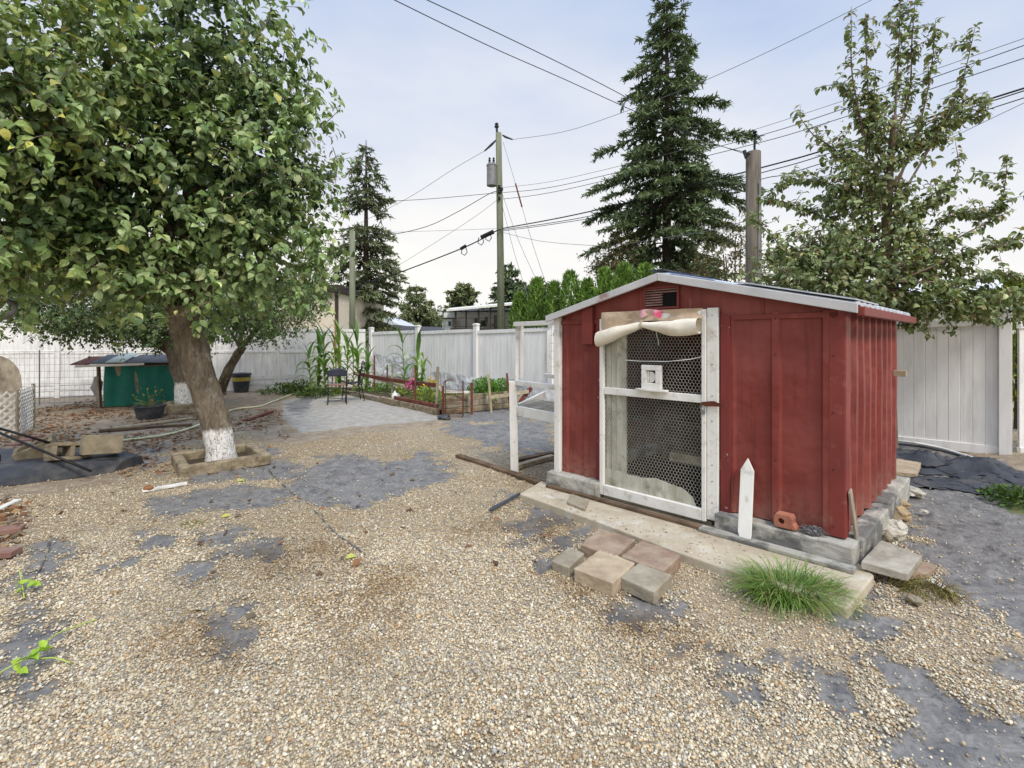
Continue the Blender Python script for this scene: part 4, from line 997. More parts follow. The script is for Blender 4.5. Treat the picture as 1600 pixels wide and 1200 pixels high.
# jug
p=gp(617,629); jg=thing('plastic_jug','translucent white plastic jug standing on the bed edge','jug',(p.x,p.y,0))
mb=MB(); mb.lathe((p.x,p.y,.01),[(.07,0),(.085,.02),(.085,.16),(.06,.21),(.022,.25),(.022,.275)],16); mb.build('jug_body',mat('milky_plastic',L(224,226,224),L(204,206,206),5,.35,.05),jg,smooth=True)
mb=MB(); mb.tube([(p.x+.06,p.y,.22),(p.x+.1,p.y,.2),(p.x+.105,p.y,.13),(p.x+.08,p.y,.1)],.012,8); mb.build('handle',mat('milky_plastic_grip',L(214,216,214),None,5,.35,.05),jg,smooth=True)
# wire rack
rk=thing('wire_rack','rusty brown wire rack standing at the bed corner','rack',tuple(gp(709,654)))
p=gp(709,652); W,Dp,Hh=.36,.22,.72
mb=MB(); 
c4=[(p.x-W/2,p.y-Dp/2),(p.x+W/2,p.y-Dp/2+.05),(p.x+W/2,p.y+Dp/2+.05),(p.x-W/2,p.y+Dp/2)]
for x,y in c4: mb.tube([(x,y,0),(x,y,Hh)],.008,6)
for a,b in ((0,1),(3,2)): mb.tube([(c4[a][0],c4[a][1],Hh),(c4[a][0]+.1,c4[a][1],Hh+.03),(c4[a][0]+.16,c4[a][1],Hh)],.007,6)
mb.build('rack_frame',m_rust,rk)
for z in (.08,.27,.46):
    mb=MB()
    for k in range(12):
        u=k/11; a=Vector((*c4[0],z)).lerp(Vector((*c4[1],z)),u); b=Vector((*c4[3],z)).lerp(Vector((*c4[2],z)),u); mb.tube([a,b],.0035,4); mb.tube([a,a+Vector((0,0,.07))],.003,4)
    for dz in (0,.07):
        for a,b in ((0,1),(1,2),(2,3),(3,0)): mb.tube([(*c4[a],z+dz),(*c4[b],z+dz)],.0045,5)
    mb.build('shelf',m_rust,rk)
# black plastic lump by the rack
p=gp(694,655); mb=MB(); mb.blob((p.x,p.y,.03),(.12,.10,.06),2,3,.4,2); solo(mb,'plastic_bag',m_blackplastic,'crumpled black plastic bag at the bed corner','bag',(p.x,p.y,0),smooth=True)
# plastic sheet hung on the fence
m_sheet=mat('grey_translucent_sheeting',L(226,227,226),L(200,201,202),3,.5,.5,14,bdist=.03)
nf=Vector((-d_.y,d_.x,0)); nf = nf if nf.y<0 else -nf
def drape(u,v):
    p=CORN+d_*(.2+2.0*u)+nf*(.08+.05*mnoise.noise(Vector((u*5,v*1.6,1)))+.04*abs(mnoise.noise(Vector((u*11+v*3,v*3,4))))+.018*mnoise.noise(Vector((u*30,v*6,7)))); z=1.12-.42*v*1.7-.12*math.sin(u*PI)*(1-v)+.05*(u<.1); return Vector((p.x,p.y,max(.05,z)))
solo(MB().sheet(drape,70,18),'plastic_sheet',m_sheet,'grey plastic sheet hung in folds on the fence beside the corn','plastic sheet',CORN+d_,smooth=True)
def drape2(u,v):
    p=CORN+d_*(3.0+5.0*u)+nf*(.08+.05*mnoise.noise(Vector((u*11,v*1.6,1)))+.04*abs(mnoise.noise(Vector((u*26+v*3,v*3,4))))+.018*mnoise.noise(Vector((u*70,v*6,7)))); z=.62-.10*u-.62*v+.03*math.sin(u*12)*(1-v); return Vector((p.x,p.y,max(.04,z)))
solo(MB().sheet(drape2,140,12),'plastic_sheet',m_sheet,'long low grey plastic sheet along the fence foot behind the bed','plastic sheet',CORN+d_*4,smooth=True)
# tall stake by the corn
a=at(525,605,13.2); a.z=0; mb=MB(); mb.bar(a,at(524,499,13.2),.05,.04); solo(mb,'tall_stake',mat('yellow_bamboo',L(170,142,90),L(140,112,70),7,.7,.2),'tall yellowish wooden stake standing behind the folding chair','stake',a,bevel=.003)

# ================================================================== chairs
def folding_chair(c,rz):
    t=thing('folding_chair','black metal folding chair with padded round-cornered back on the grey patio','chair',c)
    m=Matrix.Rotation(rz,3,'Z'); c=Vector(c); T=lambda x,y,z:c+m@Vector((x,y,z))
    for s in (-.21,.21):
        mb=MB(); mb.tube([T(s,-.24,0),T(s,.20,.80)],.012,8); mb.build('leg',m_blackmetal,t,smooth=True)
        mb=MB(); mb.tube([T(s,.22,0),T(s,-.10,.45)],.012,8); mb.build('leg',m_blackmetal,t,smooth=True)
    mb=MB(); mb.tube([T(-.21,-.19,.09),T(.21,-.19,.09)],.008,6); mb.tube([T(-.21,.17,.09),T(.21,.17,.09)],.008,6); mb.build('stretcher',m_blackmetal,t)
    mb=MB(); mb.box(T(0,-.03,.45),.40,.38,.03,rz); mb.build('seat',mat('pinkish_worn_seat',L(150,112,98),L(110,84,76),6,.8,.2),t,bevel=.014,segs=3)
    mb=MB(); mb.sheet(lambda u,v:T(-.215+.43*u,.17+.03*v-.03*math.sin(u*PI),.66+.18*v*(1-.35*(2*u-1)**4)),12,6); o=mb.build('backrest',mat('charcoal_vinyl_pad',L(66,68,82),L(50,52,64),6,.6,.1),t,smooth=True)
    sm=o.modifiers.new('s','SOLIDIFY'); sm.thickness=.035
    return t
p=gp(527,630); folding_chair((p.x,p.y,0),R(200))
def iron_chair(c,rz):
    t=thing('metal_chair','black wire-backed metal chair with arched back right of the folding chair','chair',c)
    m=Matrix.Rotation(rz,3,'Z'); c=Vector(c); T=lambda x,y,z:c+m@Vector((x,y,z))
    for sx in (-.19,.19):
        mb=MB(); mb.tube([T(sx*1.12,-.22,0),T(sx,-.18,.44)],.011,8); mb.build('leg',m_blackmetal,t,smooth=True)
        mb=MB(); mb.tube([T(sx*1.12,.24,0),T(sx,.18,.44)],.011,8); mb.build('leg',m_blackmetal,t,smooth=True)
    mb=MB(); mb.lathe(T(0,0,.44),[(.16,0),(.21,.005),(.215,.02),(.19,.03),(.02,.035)],20); mb.build('seat',m_blackmetal,t,smooth=True)
    mb=MB(); pts=[T(-.2,.18,.44),T(-.22,.24,.75)]+[T(-.22*math.cos(a),.26,.80+.19*math.sin(a)) for a in np.linspace(0,PI,9)]+[T(.22,.24,.75),T(.2,.18,.44)]
    mb.tube(pts,.011,8); bk_=mb.build('backrest',m_blackmetal,t,smooth=True)
    mb=MB()
    for x in (-.12,-.04,.04,.12): mb.tube([T(x,.18,.44),T(x*1.1,.26,.80+.19*math.sqrt(max(0,1-(x*1.1/.22)**2)))],.006,6)
    mb.build('back_bars',m_blackmetal,bk_)
    mb=MB(); mb.tube([T(-.2,-.2,.2),T(.2,.2,.2)],.007,6); mb.tube([T(.2,-.2,.2),T(-.2,.2,.2)],.007,6); mb.build('stretcher',m_blackmetal,t)
p=gp(551,626); iron_chair((p.x,p.y,0),R(-60))

# ================================================================== right side: fabric bundle, pipe, slab
m_fabdark=mat('black_weed_fabric',L(72,74,80),L(48,50,56),5,.6,.4,18,dirt=L(120,112,102),dscale=4,damt=.5,bdist=.02)
def bundle(cx,cy,lx,ly,h,rz,seed,nm,label,nx=110,ny=52):
    c=gp(cx,cy); m=Matrix.Rotation(rz,3,'Z')
    def fn(u,v):
        x=(u-.5)*lx; y=(v-.5)*ly; e=min(u,1-u,.25)*4*min(v,1-v,.3)/.3
        wv=mnoise.noise(Vector((u*3.5+seed,v*4,seed))); w2=1-abs(mnoise.noise(Vector((u*6+v*2,v*7+seed,seed*2))))*2.4+.35*abs(mnoise.noise(Vector((u*17,v*15,seed))))
        q=m@Vector((x+.06*wv,y+.08*w2,0)); z=e*(h*(.15+.9*abs(wv))+.55*h*max(0,w2))
        X=c.x+q.x;Y=c.y+q.y; return Vector((X,Y,gz(X,Y)+.008+max(0,z)))
    return solo(MB().sheet(fn,nx,ny),nm,m_fabdark,label,'weed fabric',(c.x,c.y,0),smooth=True)
bundle(1468,735,1.75,.66,.20,R(-38),3,'fabric_bundle','crumpled black weed fabric heaped between the shed and the white fence')
bundle(1480,760,1.6,.5,.07,R(-18),8,'fabric_fold','flat black weed fabric spread in front of the crumpled heap')
pts=[gp(1392,688,.1),gp(1430,692,.12),gp(1470,700,.09),gp(1510,712,.06),gp(1545,722,.05)]
mb=MB(); mb.tube(smooth_path(pts,4),.016,8); solo(mb,'plastic_pipe',m_white,'white plastic strip lying along the foot of the right fence','pipe',pts[0],smooth=True)
mb=MB(); mb.tube(smooth_path([p+Vector((.0,-.07,-.03)) for p in pts],4),.018,8); solo(mb,'rubber_edging',m_blackplastic,'black rubber edging strip lying beside the white strip','edging',pts[0],smooth=True)
tilted([(1396,737,.10),(1432,740,.10),(1442,716,.10),(1396,712,.10)],.06,m_pav_tan,'stone_slab','flat tan stone slab on the black fabric behind the shed','slab')
a=gp(1452,905,.02);b=gp(1502,932,.01); mb=MB(); mb.bar(a,b,.06,.006,taper=.25); solo(mb,'plastic_scrap',m_white,'white torn plastic strip beside the pinkish brick slab','scrap',a)
# yellow fallen leaf
# ================================================================== houses
m_stucco=mat('cream_brick_wall',L(226,214,194),L(206,194,174),6,.9,.2,20)
m_housew=mat('white_siding',L(226,226,222),L(206,206,202),4,.8,.1,10)
m_darkroof=mat('dark_shingle_roof',L(84,84,88),L(66,66,70),10,.95,.4,40)
m_glass=mat('dark_window_glass',L(74,84,96),L(52,60,70),3,.2,0,spec=.6)
m_brown=mat('dark_brown_trim',L(70,60,54),L(56,48,44),8,.8,.1)
def hbox(name,m,parent,x0,x1,y0,y1,z0,z1,**k):
    mb=MB(); mb.hexa([(x0,y0,z0),(x1,y0,z0),(x1,y1,z0),(x0,y1,z0),(x0,y0,z1),(x1,y0,z1),(x1,y1,z1),(x0,y1,z1)]); return mb.build(name,m,parent,**k)
def px_x(x,d): return (x-800)/F*d
def px_z(y,d): return CAM_H+(HOR-y)/F*d
# balcony house
D=46.0; bh=thing('house','white two storey house with roofed balcony beyond the corner of the fence','house',(px_x(760,D),D,0))
X0,X1=px_x(691,D),px_x(815,D)
hbox('wall',m_housew,bh,X0,X1,D+1.2,D+10,0,px_z(486,D))
hbox('wing_wall',m_housew,bh,X0,px_x(707,D),D,D+1.195,0,px_z(498,D))
zf=px_z(513,D); hbox('wing_roof',m_brown,bh,X0-.3,px_x(709,D),D-.3,D+1.09,px_z(498,D)+.002,px_z(496.5,D))
hbox('balcony_floor',m_brown,bh,px_x(706,D),X1,D-1.2,D+1.19,zf-.28,zf)
hbox('lower_wall',mat('grey_lower_wall',L(150,148,144),L(128,126,122),4,.9,.1),bh,px_x(708,D),X1,D+.6,D+1.18,0,zf-.3)
mb=MB(); z0,z1=px_z(488,D),px_z(482,D)
mb.hexa([(px_x(701,D),D-1.6,z0),(X1,D-1.6,z1+.3),(X1,D+1.15,z1+.6),(px_x(701,D),D+1.15,z0+.3),(px_x(701,D),D-1.6,z0+.2),(X1,D-1.6,z1+.5),(X1,D+1.15,z1+.8),(px_x(701,D),D+1.15,z0+.5)]); mb.build('balcony_roof',m_white,bh)
mb=MB(); za=px_z(486.5,D+1); mb.add([(X0-.4,D+1.1,za),(X1+1,D+1.1,za+.15),(X1+1,D+10,za+.15),(X0-.4,D+10,za),(px_x(735,D),D+4.5,px_z(478,D)),(X1+1,D+4.5,px_z(473,D))],[(0,1,5,4),(2,3,4,5),(0,4,3),(1,2,5),(0,3,2,1)]); mb.build('roof',m_darkroof,bh)
for x in (714,730,749,767,788): hbox('balcony_post',m_brown,bh,px_x(x,D)-.08,px_x(x,D)+.08,D-1.1,D-.95,zf,px_z(489-(x-701)*.05,D)+.1)
mb=MB()
for z in (.15,.95): mb.bar((px_x(708,D),D-1.1,zf+z),(X1,D-1.1,zf+z),.05,.06)
k=px_x(708,D)
while k<X1: mb.bar((k,D-1.1,zf+.15),(k,D-1.1,zf+.95),.02,.02); k+=.7
mb.build('balustrade',m_brown,bh)
for x0,x1,y0,y1,yy in ((740,746,496,503,1.19),(756,761,494,503,1.19),(771,778,492,512,1.19)):
    w=hbox('window',m_brown,bh,px_x(x0,D),px_x(x1,D),D+yy-.05,D+yy,px_z(y1,D),px_z(y0,D)); hbox('pane',m_glass,w,px_x(x0,D)+.07,px_x(x1,D)-.07,D+yy-.08,D+yy-.052,px_z(y1,D)+.07,px_z(y0,D)-.07)
w=hbox('window',m_white,bh,px_x(700,D),px_x(706,D),D-.06,D-.001,px_z(510,D),px_z(501,D)); hbox('pane',m_glass,w,px_x(700.6,D),px_x(705,D),D-.09,D-.062,px_z(509.3,D),px_z(502,D))
# dark low roof
D=27; dh_=thing('garage','low garage with dark shingle roof behind the fence corner','garage',(px_x(635,D),D,0))
hbox('wall',m_housew,dh_,px_x(578,D),px_x(686,D),D+.5,D+5,0,px_z(525,D))
mb=MB(); mb.add([(px_x(570,D),D,px_z(527,D)),(px_x(692,D),D,px_z(524,D)),(px_x(692,D),D+6,px_z(524,D)),(px_x(570,D),D+6,px_z(527,D)),(px_x(575,D),D+3,px_z(508,D+3)),(px_x(676,D),D+3,px_z(511,D+3))],[(0,1,5,4),(1,2,5),(2,3,4,5),(3,0,4),(3,2,1,0)]); mb.build('roof',m_darkroof,dh_)
# pale gable
D=40; gh=thing('house','small white gabled house right of the tall dark fir','house',(px_x(590,D),D,0))
hbox('wall',m_housew,gh,px_x(560,D),px_x(622,D),D,D+8,0,px_z(506,D))
mb=MB(); mb.add([(px_x(558,D),D-.3,px_z(506,D)),(px_x(626,D),D-.3,px_z(508,D)),(px_x(588,D),D-.3,px_z(490,D)),(px_x(558,D),D+8,px_z(506,D)),(px_x(626,D),D+8,px_z(508,D)),(px_x(588,D),D+8,px_z(490,D))],[(0,1,2),(5,4,3),(0,2,5,3),(1,4,5,2),(0,3,4,1)]); mb.build('roof',mat('pale_metal_roof',L(206,208,212),L(186,188,192),5,.7,.1),gh)
# house at left, cream
D=22; lh=thing('house','cream brick house with flat brown roof edge behind the left fence','house',(px_x(480,D),D,0))
hbox('wall',m_stucco,lh,px_x(400,D),px_x(527,D),D,D+8,0,px_z(457,D))
hbox('roof',m_brown,lh,px_x(390,D),px_x(532,D),D-.3,D+8.3,px_z(457,D),px_z(446,D))
hbox('corner_trim',m_brown,lh,px_x(524,D),px_x(529,D),D-.06,D-.002,0,px_z(457,D))
# building at far left
D=19; fb=thing('house','white sided house with dark window behind leaves at the upper left edge','house',(px_x(30,D),D,0))
hbox('wall',m_housew,fb,px_x(-160,D),px_x(300,D),D,D+8,0,px_z(440,D))
w=hbox('window',m_white,fb,px_x(30,D),px_x(68,D),D-.08,D-.002,px_z(500,D),px_z(440,D)-.1); hbox('pane',m_glass,w,px_x(33,D),px_x(65,D),D-.11,D-.082,px_z(497,D),px_z(445,D))
mb=MB(); z=px_z(440,D); mb.add([(px_x(-170,D),D-.4,z),(px_x(310,D),D-.4,z),(px_x(310,D),D+8.4,z),(px_x(-170,D),D+8.4,z),(px_x(-170,D),D+4,z+1.6),(px_x(310,D),D+4,z+1.6)],[(0,1,5,4),(2,3,4,5),(0,4,3),(1,2,5),(0,3,2,1)]); mb.build('roof',m_darkroof,fb)
hbox('corner_trim',m_brown,fb,px_x(16,D),px_x(21,D),D-.08,D-.002,0,px_z(440,D)); 
# white house right
D=15; rh=thing('house','white sided house with grey roof behind the right fence and pear tree','house',(px_x(1520,D),D,0))
hbox('wall',m_housew,rh,px_x(1410,D),px_x(1800,D),D,D+7,0,px_z(480,D))
mb=MB(); z=px_z(480,D); mb.add([(px_x(1400,D),D-.5,z),(px_x(1810,D),D-.5,z),(px_x(1810,D),D+7,z),(px_x(1400,D),D+7,z),(px_x(1440,D),D+3,px_z(436,D+3)),(px_x(1780,D),D+3,px_z(436,D+3))],[(0,1,5,4),(1,2,5),(2,3,4,5),(3,0,4),(3,2,1,0)]); mb.build('roof',mat('pale_grey_roof',L(212,214,218),L(190,192,196),5,.8,.2),rh)
# ================================================================== utility poles and wires
m_pole=mat('greenish_treated_pole',L(132,136,112),L(100,104,84),6,.9,.4,20,(1,1,.15))
m_pole2=mat('grey_split_pole',L(132,122,108),L(82,74,66),22,.95,.8,60,(1,1,.06),dirt=L(60,54,48),dscale=6,damt=.6,dstretch=(2,2,.2))
m_ins=mat('dark_insulator',L(60,58,58),L(44,42,42),6,.4,.05)
D=20.0; up=thing('utility_pole','tall greenish utility pole with grey transformer can','utility pole',(px_x(783,D),D,0))
pt=at(779,208,D); mb=MB(); mb.tube([(px_x(783.5,D),D,0),(px_x(782,D),D,5),tuple(pt)],[.165,.15,.125],14); mb.build('pole_shaft',m_pole,up,smooth=True)
t_=MB(); tc=at(768.5,276,D); t_.lathe((tc.x,tc.y-.1,tc.z-.42),[(.16,-.02),(.21,0),(.21,.80),(.225,.82),(.225,.87),(.17,.93),(.03,.97)],18); tr=t_.build('transformer',m_greymetal,up,smooth=False)
mb=MB()
for dx in (-.09,.08): mb.lathe((tc.x+dx,tc.y-.1,tc.z+.52),[(.05,0),(.06,.05),(.035,.08),(.06,.12),(.035,.16),(.055,.2),(.02,.26)],10)
mb.build('bushing',m_ins,tr)
mb=MB(); mb.box(at(774,276,D),.22,.12,.08); mb.box(at(774,286,D),.22,.12,.06); mb.build('bracket',m_greymetal,up)
mb=MB(); mb.tube([at(777,212,D),at(776,198,D)],.05,8); mb.lathe(at(776,199,D),[(.09,0),(.10,.05),(.05,.09),(.09,.14),(.03,.2)],10); mb.build('top_insulator',m_ins,up)
mb=MB(); 
for x,y in ((780,294),(780,302),(780,312),(784,298)): mb.lathe(at(x,y,D-.18),[(.04,0),(.07,.03),(.05,.07),(.07,.1),(.03,.13)],10)
mb.build('spool_insulator',m_ins,up)
mb=MB(); mb.tube([at(785,211,D),at(790,214,D),at(801,218,D)],[.03,.05,.03],8); mb.tube([at(776,218,D),at(768,226,D),at(757,236,D)],[.03,.055,.03],8); mb.build('strain_insulator',m_ins,up)
def plainpole(name,label,x,yb,yt,d,r,m,extra=None,dx=0):
    t=thing(name,label,'pole',(px_x(x,d),d,0)); mb=MB(); mb.tube([(px_x(x,d),d,0),tuple(at(x+dx,yt,d))],[r*1.05,r*.9],12); mb.build('pole_shaft',m,t,smooth=True); return t
plainpole('timber_pole','short plain greenish pole standing before the tall dark fir',550.5,520,361,17,.11,m_pole)
sp=plainpole('timber_pole','thick weathered grey pole cut off behind the red shed',1178,470,238,9.0,.145,m_pole2,dx=-1)
mb=MB(); mb.tube([at(1163,236,8.9),at(1166,246,8.85),at(1170,240,8.85)],.035,8); mb.build('bracket',m_blackmetal,sp)
mb=MB(); mb.tube([at(1179,238,9),at(1179,222,9),at(1181,210,9)],.02,6); mb.lathe(at(1179.5,214,9),[(.02,0),(.05,.03),(.02,.06),(.045,.09),(.02,.12)],8); mb.build('mast',m_blackmetal,sp)
mb=MB(); mb.tube([at(1187,285,8.86),at(1187,330,8.86),at(1186,360,8.86),at(1185,440,8.86)],.02,6); mb.build('conduit',m_greymetal,sp)
def wire(label,pts,r,m,sag=0,cat='wire',name='overhead_wire',group='overhead wires'):
    P=[at(x,y,d) for x,y,d in pts]
    if len(P)==2:
        a,b=P; P=[a.lerp(b,k/20)-Vector((0,0,sag*4*(k/20)*(1-k/20))) for k in range(21)]
    else: P=smooth_path(P,8)
    mb=MB(); mb.tube(P,r,5); return solo(mb,name,m,label,cat,P[0],group)
wire('upper of two service wires crossing from top centre to the cut-off pole',[(560,-50,5.5),(808,66,6.6),(962,143,7.6),(1096,217,8.6),(1165,238,9)],.006,m_cable)
wire('lower of two service wires crossing from top centre to the cut-off pole',[(560,-28,5.5),(756,68,6.6),(880,123,7.4),(1060,204,8.4),(1163,240,9)],.006,m_cable)
wire('thin high wire rising right from the tall pole top',[(801,218,20),(880,206,18.5),(961,180,17),(1082,134,15.5),(1229,67,14),(1420,-30,12.5)],.009,m_greycable)
wire('topmost of three parallel wires running right from mid pole',[(786,293,20),(880,280,18.6),(1105,224,15.5),(1307,161,13.5),(1577,68,11),(1800,-10,9)],.008,m_greycable)
wire('middle of three parallel wires running right from mid pole',[(786,301,20),(880,289,18.6),(1150,222,15),(1312,172,13.5),(1600,71,11),(1800,0,9)],.011,m_cable)
wire('lowest of three parallel wires running right from mid pole',[(786,311,20),(880,297,18.6),(1163,229,15),(1307,187,13.5),(1600,91,11),(1800,25,9)],.011,m_cable)
wire('thick dark cable bundle running right from the pole above the shed',[(785,357,19.8),(924,330,18),(1190,262,14.6),(1307,229,13.3),(1600,138,11),(1800,75,9)],.024,m_cable)
wire('second dark cable just under the thick bundle on the right',[(785,359,19.8),(930,336,18),(1190,270,14.6),(1307,236,13.3),(1600,142,11),(1800,80,9)],.015,m_cable)
wire('lone cable below the bundle reaching the right edge',[(785,361,19.8),(880,348,18.4),(1060,318,16),(1190,280,14.6),(1253,265,13.8),(1600,153,11),(1800,92,9)],.013,m_cable)
wire('steep wire rising behind the right pear tree to the right edge',[(1380,262,11),(1449,233,10.5),(1600,161,9.5),(1800,70,8.5)],.007,m_greycable)
wire('slack wire dipping between the tall pole and cut-off pole',[(785,363,19.8),(847,377,18),(935,384,16),(970,382,15),(1105,361,11),(1165,345,9)],.008,m_greycable)
wire('fine wire running from the pole top down to the left',[(757,236,20),(707,265,20.5),(638,309,21.5),(540,360,23)],.009,m_greycable)
wire('level wire running left from mid pole behind the big tree',[(780,301,20),(634,313,21),(491,314,22.5),(380,312,24)],.012,m_cable)
wire('drooping cable from mid pole toward the dark fir',[(780,300,20),(766,302,20),(715,331,20.5),(663,355,21),(594,369,22),(500,376,23)],.015,m_cable)
wire('fine double service wire slanting down left from mid pole',[(780,310,20),(737,342,20.5),(645,401,22),(560,452,24)],.008,m_greycable)
wire('thick cable with splice cases sloping left from the pole',[(783,359,19.8),(773,362,19.8),(722,388,20.5),(601,434,22),(520,458,23)],.026,m_cable)
wire('faint level wire left of the pole above the splice cases',[(783,357,20),(640,362,21.5),(520,365,23)],.007,m_greycable)
mb=MB(); mb.tube([at(771,362,19.7),at(752,371,19.9)],.09,10); solo(mb,'splice_case',m_cable,'large black splice case on the thick cable nearest the pole','splice case',at(771,362,19.7))
mb=MB(); mb.tube([at(728,384,20.3),at(720,389,20.4)],.075,8); solo(mb,'splice_case',m_cable,'smaller black splice case farther left on the thick cable','splice case',at(728,384,20.3))
mb=MB()
for x,y in ((726,390),(752,374),(764,368)): mb.tube([at(x-4,y-3,20),at(x-5,y+6,20),at(x,y+9,20),at(x+4,y+4,20),at(x+2,y-3,20)],.02,6)
solo(mb,'cable_loop',m_cable,'hanging black cable loops under the thick cable by the pole','cable loop',at(740,380,20))
for lab,pts in (('longest guy wire from the pole top down to the hedge',[(786,222,20),(806,289,18.8),(835,390,17.2),(872,495,15.8)]),('middle guy wire from mid pole down to the hedge',[(785,303,20),(812,380,18.6),(864,492,16)]),('shortest guy wire from mid pole down beside the pole',[(785,322,20),(805,400,18.7),(834,492,17)])):
    wire(lab,pts,.009,m_greycable,cat='guy wire',name='guy_wire',group='guy wires of the tall pole')
mb=MB(); mb.tube([at(805.5,287,18.75),at(815.5,323,18.2)],.03,8); solo(mb,'guy_strain_rod',m_rust,'rust brown insulator rod on the longest guy wire','insulator',at(806,289,18.8))

m_seam=mat('dusty_fabric_edge',L(104,102,98),L(74,74,76),14,.9,.4,40,dirt=L(170,156,130),dscale=12,damt=.8,dlo=.5,dhi=.6)
def seam(pts,w,label,m=m_seam):
    w*=.55
    P=smooth_path([gp(x,y) for x,y in pts],6); vs=[];fs=[]
    for i,p in enumerate(P):
        d=(P[min(i+1,len(P)-1)]-P[max(i-1,0)]).normalized(); n=Vector((-d.y,d.x,0)); ww=w*(.4+.9*abs(mnoise.noise(p*5))); z=gz(p.x,p.y)
        vs+=[p+n*ww+Vector((0,0,z+.006)),p+Vector((0,0,z+.006+w*.8)),p-n*ww+Vector((0,0,z+.006))]
    for i in range(len(P)-1): fs+=[(3*i,3*i+3,3*i+4,3*i+1),(3*i+1,3*i+4,3*i+5,3*i+2)]
    solo(MB().add(vs,fs),'fabric_strip',m,label,'strip',P[0],smooth=True)
seam([(418,733),(440,758),(470,782)],.016,'dark fabric seam running from the tree box corner across the gravel')
seam([(492,800),(510,818),(528,838),(540,846),(570,866)],.022,'dark fabric seam lying in the gravel in mid yard')
seam([(78,842),(70,868),(56,900)],.02,'frayed dark fabric edge at the left near the photo edge')
seam([(815,776),(850,790),(880,802),(930,822)],.03,'dark fabric edge tucked along the front of the apron, left part')
seam([(1065,876),(1100,888),(1140,898),(1165,905)],.02,'dark fabric edge along the apron front right of the stones')
# ================================================================== vegetation
LEAF_V=np.array([(0,0,-.02),(-.26,.22,.09),(-.33,.52,.14),(-.19,.82,.03),(0,1.04,-.24),(.19,.82,.0),(.34,.52,.11),(.27,.22,.07),(0,.35,.0),(0,.72,-.04)])
LEAF_F=[(0,8,1),(8,9,2,1),(9,3,2),(9,4,3),(0,7,8),(8,7,6,9),(9,6,5),(9,5,4)]
SM_V=np.array([(0,0,0),(-.28,.45,.06),(0,1,-.06),(.28,.45,.06),(0,.5,-.03)]); SM_F=[(0,4,1),(4,2,1),(0,3,4),(4,3,2)]
ND_V=np.array([(-.5,0,0),(.5,0,0),(.22,1,0),(-.22,1,0)]); ND_F=[(0,1,2,3)]
BL_V=np.array([(-.5,0,0),(.5,0,0),(.42,.4,.05),(-.42,.4,.05),(.0,1,-.12)]); BL_F=[(0,1,2,3),(3,2,4)]
def nrmz(a): return a/np.maximum(1e-9,np.linalg.norm(a,axis=-1,keepdims=True))
def frames(T,N):
    T=nrmz(T); B=nrmz(np.cross(T,N)); N2=np.cross(B,T); return np.stack([B,T,N2],-1)
m_pearleaf=colmat('pear_leaf',.42,.22,.45,60,.1)
m_smallleaf=colmat('plum_leaf',.5,.2,.35,60,0)
m_needle=colmat('conifer_needle',.7,.1,.2,60,0)
m_herb=colmat('herb_leaf',.55,.25,.3,60,0)
m_petal=colmat('petal',.6,.2,.2,60,0)
class Leaves:
    def __init__(s): s.P=[];s.T=[];s.N=[];s.S=[];s.C=[]
    def add(s,P,T,N,S,C): s.P.append(P);s.T.append(T);s.N.append(N);s.S.append(S);s.C.append(C)
    def mesh(s,name,m,parent,V=LEAF_V,Fc=LEAF_F,wr=1.0):
        P=np.concatenate(s.P);T=np.concatenate(s.T);N=np.concatenate(s.N);S=np.concatenate(s.S);C=np.concatenate(s.C)
        if S.ndim==1: S=np.stack([S*wr,S,S],1)
        return merged(name,V,Fc,frames(T,N),S,P,C,m,parent,smooth=False)
def palette(cols,w,n):
    pal=np.array([L(*c)[:3] for c in cols]); w=np.array(w,float); return pal[rng.choice(len(pal),n,p=w/w.sum())]
PEAR=([(138,160,102),(118,143,86),(156,174,122),(98,124,74),(178,188,130),(192,190,108)],[32,26,24,12,6,.6])
PEAR_Y=([(140,158,92),(162,172,98),(190,186,96),(118,140,80)],[34,14,4,34])
PLUM=([(86,108,60),(70,92,52),(106,126,70),(126,136,78)],[34,34,22,8])
PEAR_R=([(128,142,90),(106,122,74),(150,160,110),(168,166,110),(136,122,86)],[34,32,18,5,5])
def leafy_line(lv, pts, spacing, size, pal, out=None, jitter=.03, droop=.5, bright=1.0):
    "leaves along a twig"
    pts=np.array([tuple(p) for p in pts]); seg=np.linalg.norm(np.diff(pts,axis=0),axis=1); Ltot=seg.sum(); n=max(2,int(Ltot/spacing))
    cum=np.concatenate([[0],np.cumsum(seg)]); u=np.sort(rng.uniform(0,Ltot,n)); i=np.clip(np.searchsorted(cum,u)-1,0,len(seg)-1)
    f=(u-cum[i])/np.maximum(seg[i],1e-6); P=pts[i]+(pts[i+1]-pts[i])*f[:,None]; d=nrmz(pts[i+1]-pts[i])
    side=nrmz(np.cross(d,rng.normal(size=(n,3)))); T=nrmz(d*.35+side*.9+np.array([0,0,-droop])+rng.normal(0,.25,(n,3)))
    N=nrmz(np.array([0,0,.9])+side*.35+rng.normal(0,.38,(n,3))+(0 if out is None else np.array(out)*.9))
    lv.add(P+side*.012,T,N,size*rng.uniform(.5,1.22,n),palette(*pal,n)*bright*rng.uniform(.8,1.2,(n,1)))
